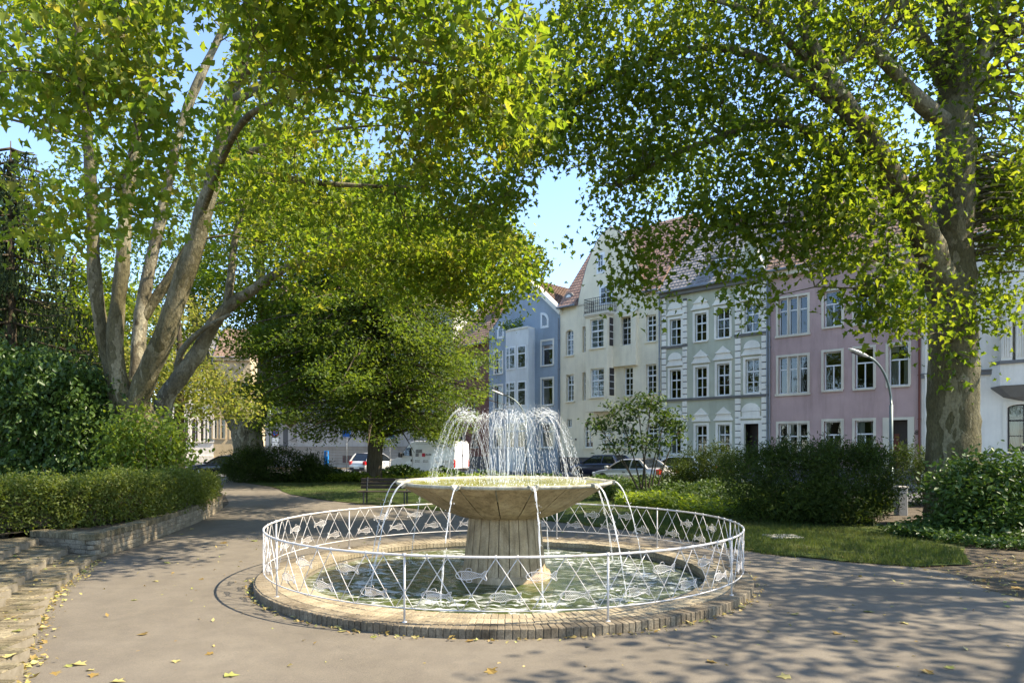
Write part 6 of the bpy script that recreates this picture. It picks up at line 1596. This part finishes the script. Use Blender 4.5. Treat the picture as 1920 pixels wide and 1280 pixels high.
shrub('dark_shrub', 'tall dark shrub behind the stone post', B3(1735,23.6,0), [(B3(1715,23.8,1.0),(.8,.7,1.05),60), (B3(1775,23.8,1.05),(.9,.7,1.0),60)], .36, 50, .12, M['leaf_yew'], FT, stems=5, up=.1, droop=-.1, bias=4)
shrub('rhododendron', 'glossy dark rhododendron at the foot of the massive plane', B3(1850,16.3,0), [(B3(1805,16.0,.9),(.75,.8,.85),64), (B3(1860,16.2,1.0),(1.0,.9,.95),80), (B3(1930,16.2,.95),(1.0,.9,.9),70), (B3(1850,15.6,.4),(1.0,.6,.4),36)], .36, 44, .125, M['leaf_ivy'], OV, stems=8, up=.5, droop=.3)
# small many-stemmed tree
T = Tree('magnolia_tree', 'small open many-stemmed tree with large leaves in front of the cream house', B3(1212,26,0), M['bark'])
for tx, ty, y in ((1120,795,26),(1160,770,26.5),(1195,755,26),(1222,745,25.5),(1250,775,26.3),(1275,800,26),(1140,835,25.6),(1240,830,25.6)):
    b = Vector(B3(1212+random.uniform(-14,14), 26+random.uniform(-.2,.2), -.05)); t = Wp(tx, ty, y); T.limb([b, b.lerp(t,.45)+Vector((0,0,.25)), t], .035, .012, 'stem', 6, 4)
C = lobe_points([lob(1130,795,26,(.75,.7,.4),24), lob(1165,775,26.3,(.75,.7,.55),30), lob(1205,770,26,(.6,.7,.55),22), lob(1218,755,26,(.4,.5,.35),10), lob(1255,790,26.2,(.5,.6,.5),20), lob(1150,835,25.7,(.7,.6,.3),16), lob(1215,825,26,(1.0,.7,.5),28), lob(1265,815,26,(.4,.5,.3),9)])
T.twigs(C, .95, .02); T.crown(C, .34, 13, .16, M['leaf_magnolia'], OV, None, .6, .7, .6)

# ground covers: ivy beds, bright strip, low shrubs
def cover(name, label, poly, h, n, size, mat, tmpl, cat='ground cover', z0=.0, up=.9, hump=.15, cl=None):
    xs = [p[0] for p in poly]; ys = [p[1] for p in poly]; P = np.zeros((0,3))
    while len(P) < n:
        c = np.stack([rng.uniform(min(xs), max(xs), n), rng.uniform(min(ys), max(ys), n)], 1)
        c = c[in_poly(c[:,0], c[:,1], poly)]
        hh = h*(.55 + .45*np.sin(c[:,0]*1.3+1)*np.cos(c[:,1]*1.1)) + hump*rng.random(len(c))
        z = z0 + hh*(1 - rng.random(len(c))**2.2*.8)
        P = np.vstack([P, np.column_stack([c, z])])
    P = P[:n]
    o = leaves(name, None, P, size, mat, tmpl, up, .2, None, 'stuff'); tag(o, label, cat); return o
cover('ivy_ground_cover', 'dark ivy strip along the kerb before the parked van', [(-14.5,41.6),(-5.2,41.4),(1.8,34.6),(6.5,29.8),(7.4,30.6),(3,35.2),(-4.8,42.9),(-14.5,43.2)], .75, 15000, .22, M['leaf_ivy'], OV)
cover('bright_ground_cover', 'bright yellow-green low planting in front of the ivy strip', [(-13,39.6),(-5.6,39.4),(0.6,33.4),(4.5,29),(5.2,29.8),(1.5,34.6),(-5.2,41.4),(-13.5,41.6)], .42, 12000, .19, M['leaf_bright'], OV)
cover('low_shrub_bed', 'low dark leafy shrubs round the small many-stemmed tree', [(3.0,26.5),(5.8,22.2),(8.2,19.6),(10.5,22),(9.5,28),(6.5,30),(4,30)], .62, 15000, .13, M['leaf_magnolia'], OV, hump=.3)
cover('fern_bed', 'lighter green low plants along the lawn edge by the yew', [(3.5,23.5),(5.2,20.6),(7.2,18.6),(8.0,19.6),(6.0,22.2),(4.0,25.6)], .35, 7000, .12, M['leaf_shrub'], OV, hump=.25)
cover('ivy_bed', 'dark ivy bed under the rhododendron at the right edge', [(8.4,15.9),(9.2,14.0),(10.6,13.0),(14,12.8),(15,16),(10.5,17.2)], .3, 14000, .1, M['leaf_ivy'], OV, hump=.12)
cover('terrace_undergrowth', 'low leaves and litter between hedge and ivy bush', [(-20,14),(-10.5,14.4),(-9.6,16),(-10.4,21),(-16,24),(-22,22)], .25, 7000, .1, M['leaf_hedge'], OV, z0=.43)
# lawn grass
def grass(n, poly, hmin, hmax, near):
    P = np.zeros((0,3)); xs = [p[0] for p in poly]; ys = [p[1] for p in poly]
    while len(P) < n:
        c = np.stack([rng.uniform(min(xs), max(xs), n*2), rng.uniform(min(ys), max(ys), n*2)], 1); c = c[in_poly(c[:,0], c[:,1], poly)]
        P = np.vstack([P, np.column_stack([c, np.full(len(c), .015)])])
    return P[:n]
LP = LAWN
Pg = np.vstack([grass(60000, [p for p in [(2.6,17.3),(3.4,16.3),(4.4,14.1),(5,13.1),(6,12.25),(6.9,11.8),(7.9,12.0),(8.8,13.6),(8.4,16.2),(6.4,19.4),(4,22)]], .04, .09, 1), grass(45000, LP, .05, .1, 0)])
ed = []
for q in range(len(LAWN_EDGE)-1):
    (x0, y0), (x1, y1) = LAWN_EDGE[q], LAWN_EDGE[q+1]; ln = math.hypot(x1-x0, y1-y0)
    if y0 < 24:
        tt_ = rng.random(int(ln*420)); ed.append(np.column_stack([x0+(x1-x0)*tt_ + rng.normal(size=len(tt_))*.07, y0+(y1-y0)*tt_ + rng.normal(size=len(tt_))*.07, np.full(len(tt_), .008)]))
Pg = np.vstack([Pg] + ed)
bare_sun = np.sin(Pg[:,0]*1.7+1)*np.sin(Pg[:,1]*1.3) + .6*np.sin(Pg[:,0]*4.1+Pg[:,1]*3.3)  # patch pattern for bare soil and for painted-in sunlit grass
Pg = Pg[(bare_sun < .75) | (rng.random(len(Pg)) < .35)]; bare_sun = np.sin(Pg[:,0]*1.7+1)*np.sin(Pg[:,1]*1.3)
grn = np.clip(.5 + .35*bare_sun + .3*rng.normal(size=len(Pg)), 0, 1)
o = leaves('grass', None, Pg, .075, M['grass'], (np.array([(-.07,0,0),(.07,0,0),(.03,1,.12)], float), [(0,1,2)]), .15, -2.2, grn, 'stuff', .6)
tag(o, 'short lawn grass round the fountain path', 'grass')

# ---------------------------------------------------------------- fallen leaves
q = MB(); V, Fs = PL
lm = bpy.data.meshes.new('fallen_leaf'); lm.from_pydata([(x*.9, y-.45, .02+abs(x)*.22+.12*math.sin(y*5)*x) for x, y, z in V], [], Fs); lm.materials.append(M['dead_leaf'])
a = lm.attributes.new('rnd', 'FLOAT', 'FACE'); a.data.foreach_set('value', [.62, .7])
lm2 = lm.copy(); lm2.attributes['rnd'].data.foreach_set('value', [.1, .2])
lm3 = lm.copy(); lm3.attributes['rnd'].data.foreach_set('value', [.95, .9])
spots = [(150,1241,.17),(268,1185,.15),(434,1262,.15),(222,1273,.14),(418,1016,.2),(476,1012,.2),(520,1023,.12),(300,1045,.16),(314,1053,.14),(293,1087,.12),(377,1083,.1),(252,1122,.1),(330,1236,.11),(175,1262,.12),(128,1244,.1),(170,1252,.1),(392,1222,.1),(340,1000,.14),(360,990,.14),(920,1254,.16),(1180,1128,.13),(1490,1148,.14),(1569,1184,.14),(1630,1144,.15),(1696,1165,.13),(1738,1255,.15),(1780,1247,.12),(1470,1265,.14),(1336,1237,.13),(700,1190,.1),(640,1180,.12),(880,1198,.11),(1005,1190,.12),(1340,1190,.1),(1840,1085,.2),(1800,1030,.16),(1640,1010,.16),(1585,1045,.14),(1500,1026,.16),(1410,1030,.12),(1905,1100,.2),(30,1182,.13),(20,1228,.14),(105,1262,.12)]
FL = {}
for i, (px, py, s) in enumerate(spots):
    g = Gp(px, py, .02); z = .02 if g.x > 4.6 and g.y > 12 else .002
    if px < 110 and py > 1150: g = Gp(px, py, .12); z = .118
    o = link('fallen_leaf', (lm, lm2, lm3)[i % 3], None, (g.x, g.y, z), (random.uniform(-.15,.15), random.uniform(-.15,.15), random.uniform(0, 6.28)), (s*.92,)*3)
    hue = ('straw yellow', 'rust brown', 'greenish')[i % 3]
    where = 'on the brick step' if z > .1 else 'on the lawn' if z > .01 else 'on asphalt right of the fountain' if px > 1200 else 'on asphalt before the fountain' if px > 600 else 'on asphalt left of the fountain'
    dist = ', nearest' if py > 1200 else ', far back' if py < 1060 else ', midway'
    tag(o, 'fallen ' + hue + ' leaf lying ' + where + dist, 'leaf', 'fallen leaves on the ground')
    FL.setdefault(o['label'], []).append((px, o))
for lab, L_ in FL.items():
    if len(L_) > 1:
        for k, (px, o) in enumerate(sorted(L_, key=lambda t: t[0])): o['label'] = lab + ', ' + ('leftmost', 'second from left', 'third from left', 'fourth from left', 'fifth from left', 'sixth from left')[k]
# drifts of small litter along the steps and the curb
P = []
for i in range(700):
    y = random.uniform(4.5, 12.3); x = float(np.interp(y, *SX[0])); P.append((x + abs(random.gauss(0,.12)) + .03, y, .012 + random.random()*.02))
for i in range(260):
    s = random.randrange(0, 3); y = random.uniform(5, 12.2); x = float(np.interp(y, *SX[s])) - abs(random.gauss(0,.25)) - .05; P.append((x, y, .115*(s+1)+.008))
for i in range(420):
    a_ = random.uniform(-1.9, 1.9); rr = R_OUT + abs(random.gauss(0, .05)) + .02; P.append((FC.x+rr*math.sin(a_), FC.y-rr*math.cos(a_), .01+random.random()*.012))
for i in range(900):
    P.append((random.uniform(-6, 9), random.uniform(5.5, 20), .004))
for i in range(1500): P.append((random.uniform(6.6, 12), random.uniform(7, 13), .004))
P = np.array(P); d2 = np.hypot(P[:,0]-FC.x, P[:,1]-FC.y); P = P[d2 > R_OUT]
o = leaves('leaf_litter', None, P, .05, M['dead_leaf'], SM, 1.6, 0, None, 'stuff', .7); tag(o, 'small dry leaf litter drifted along steps and curb', 'leaf litter')
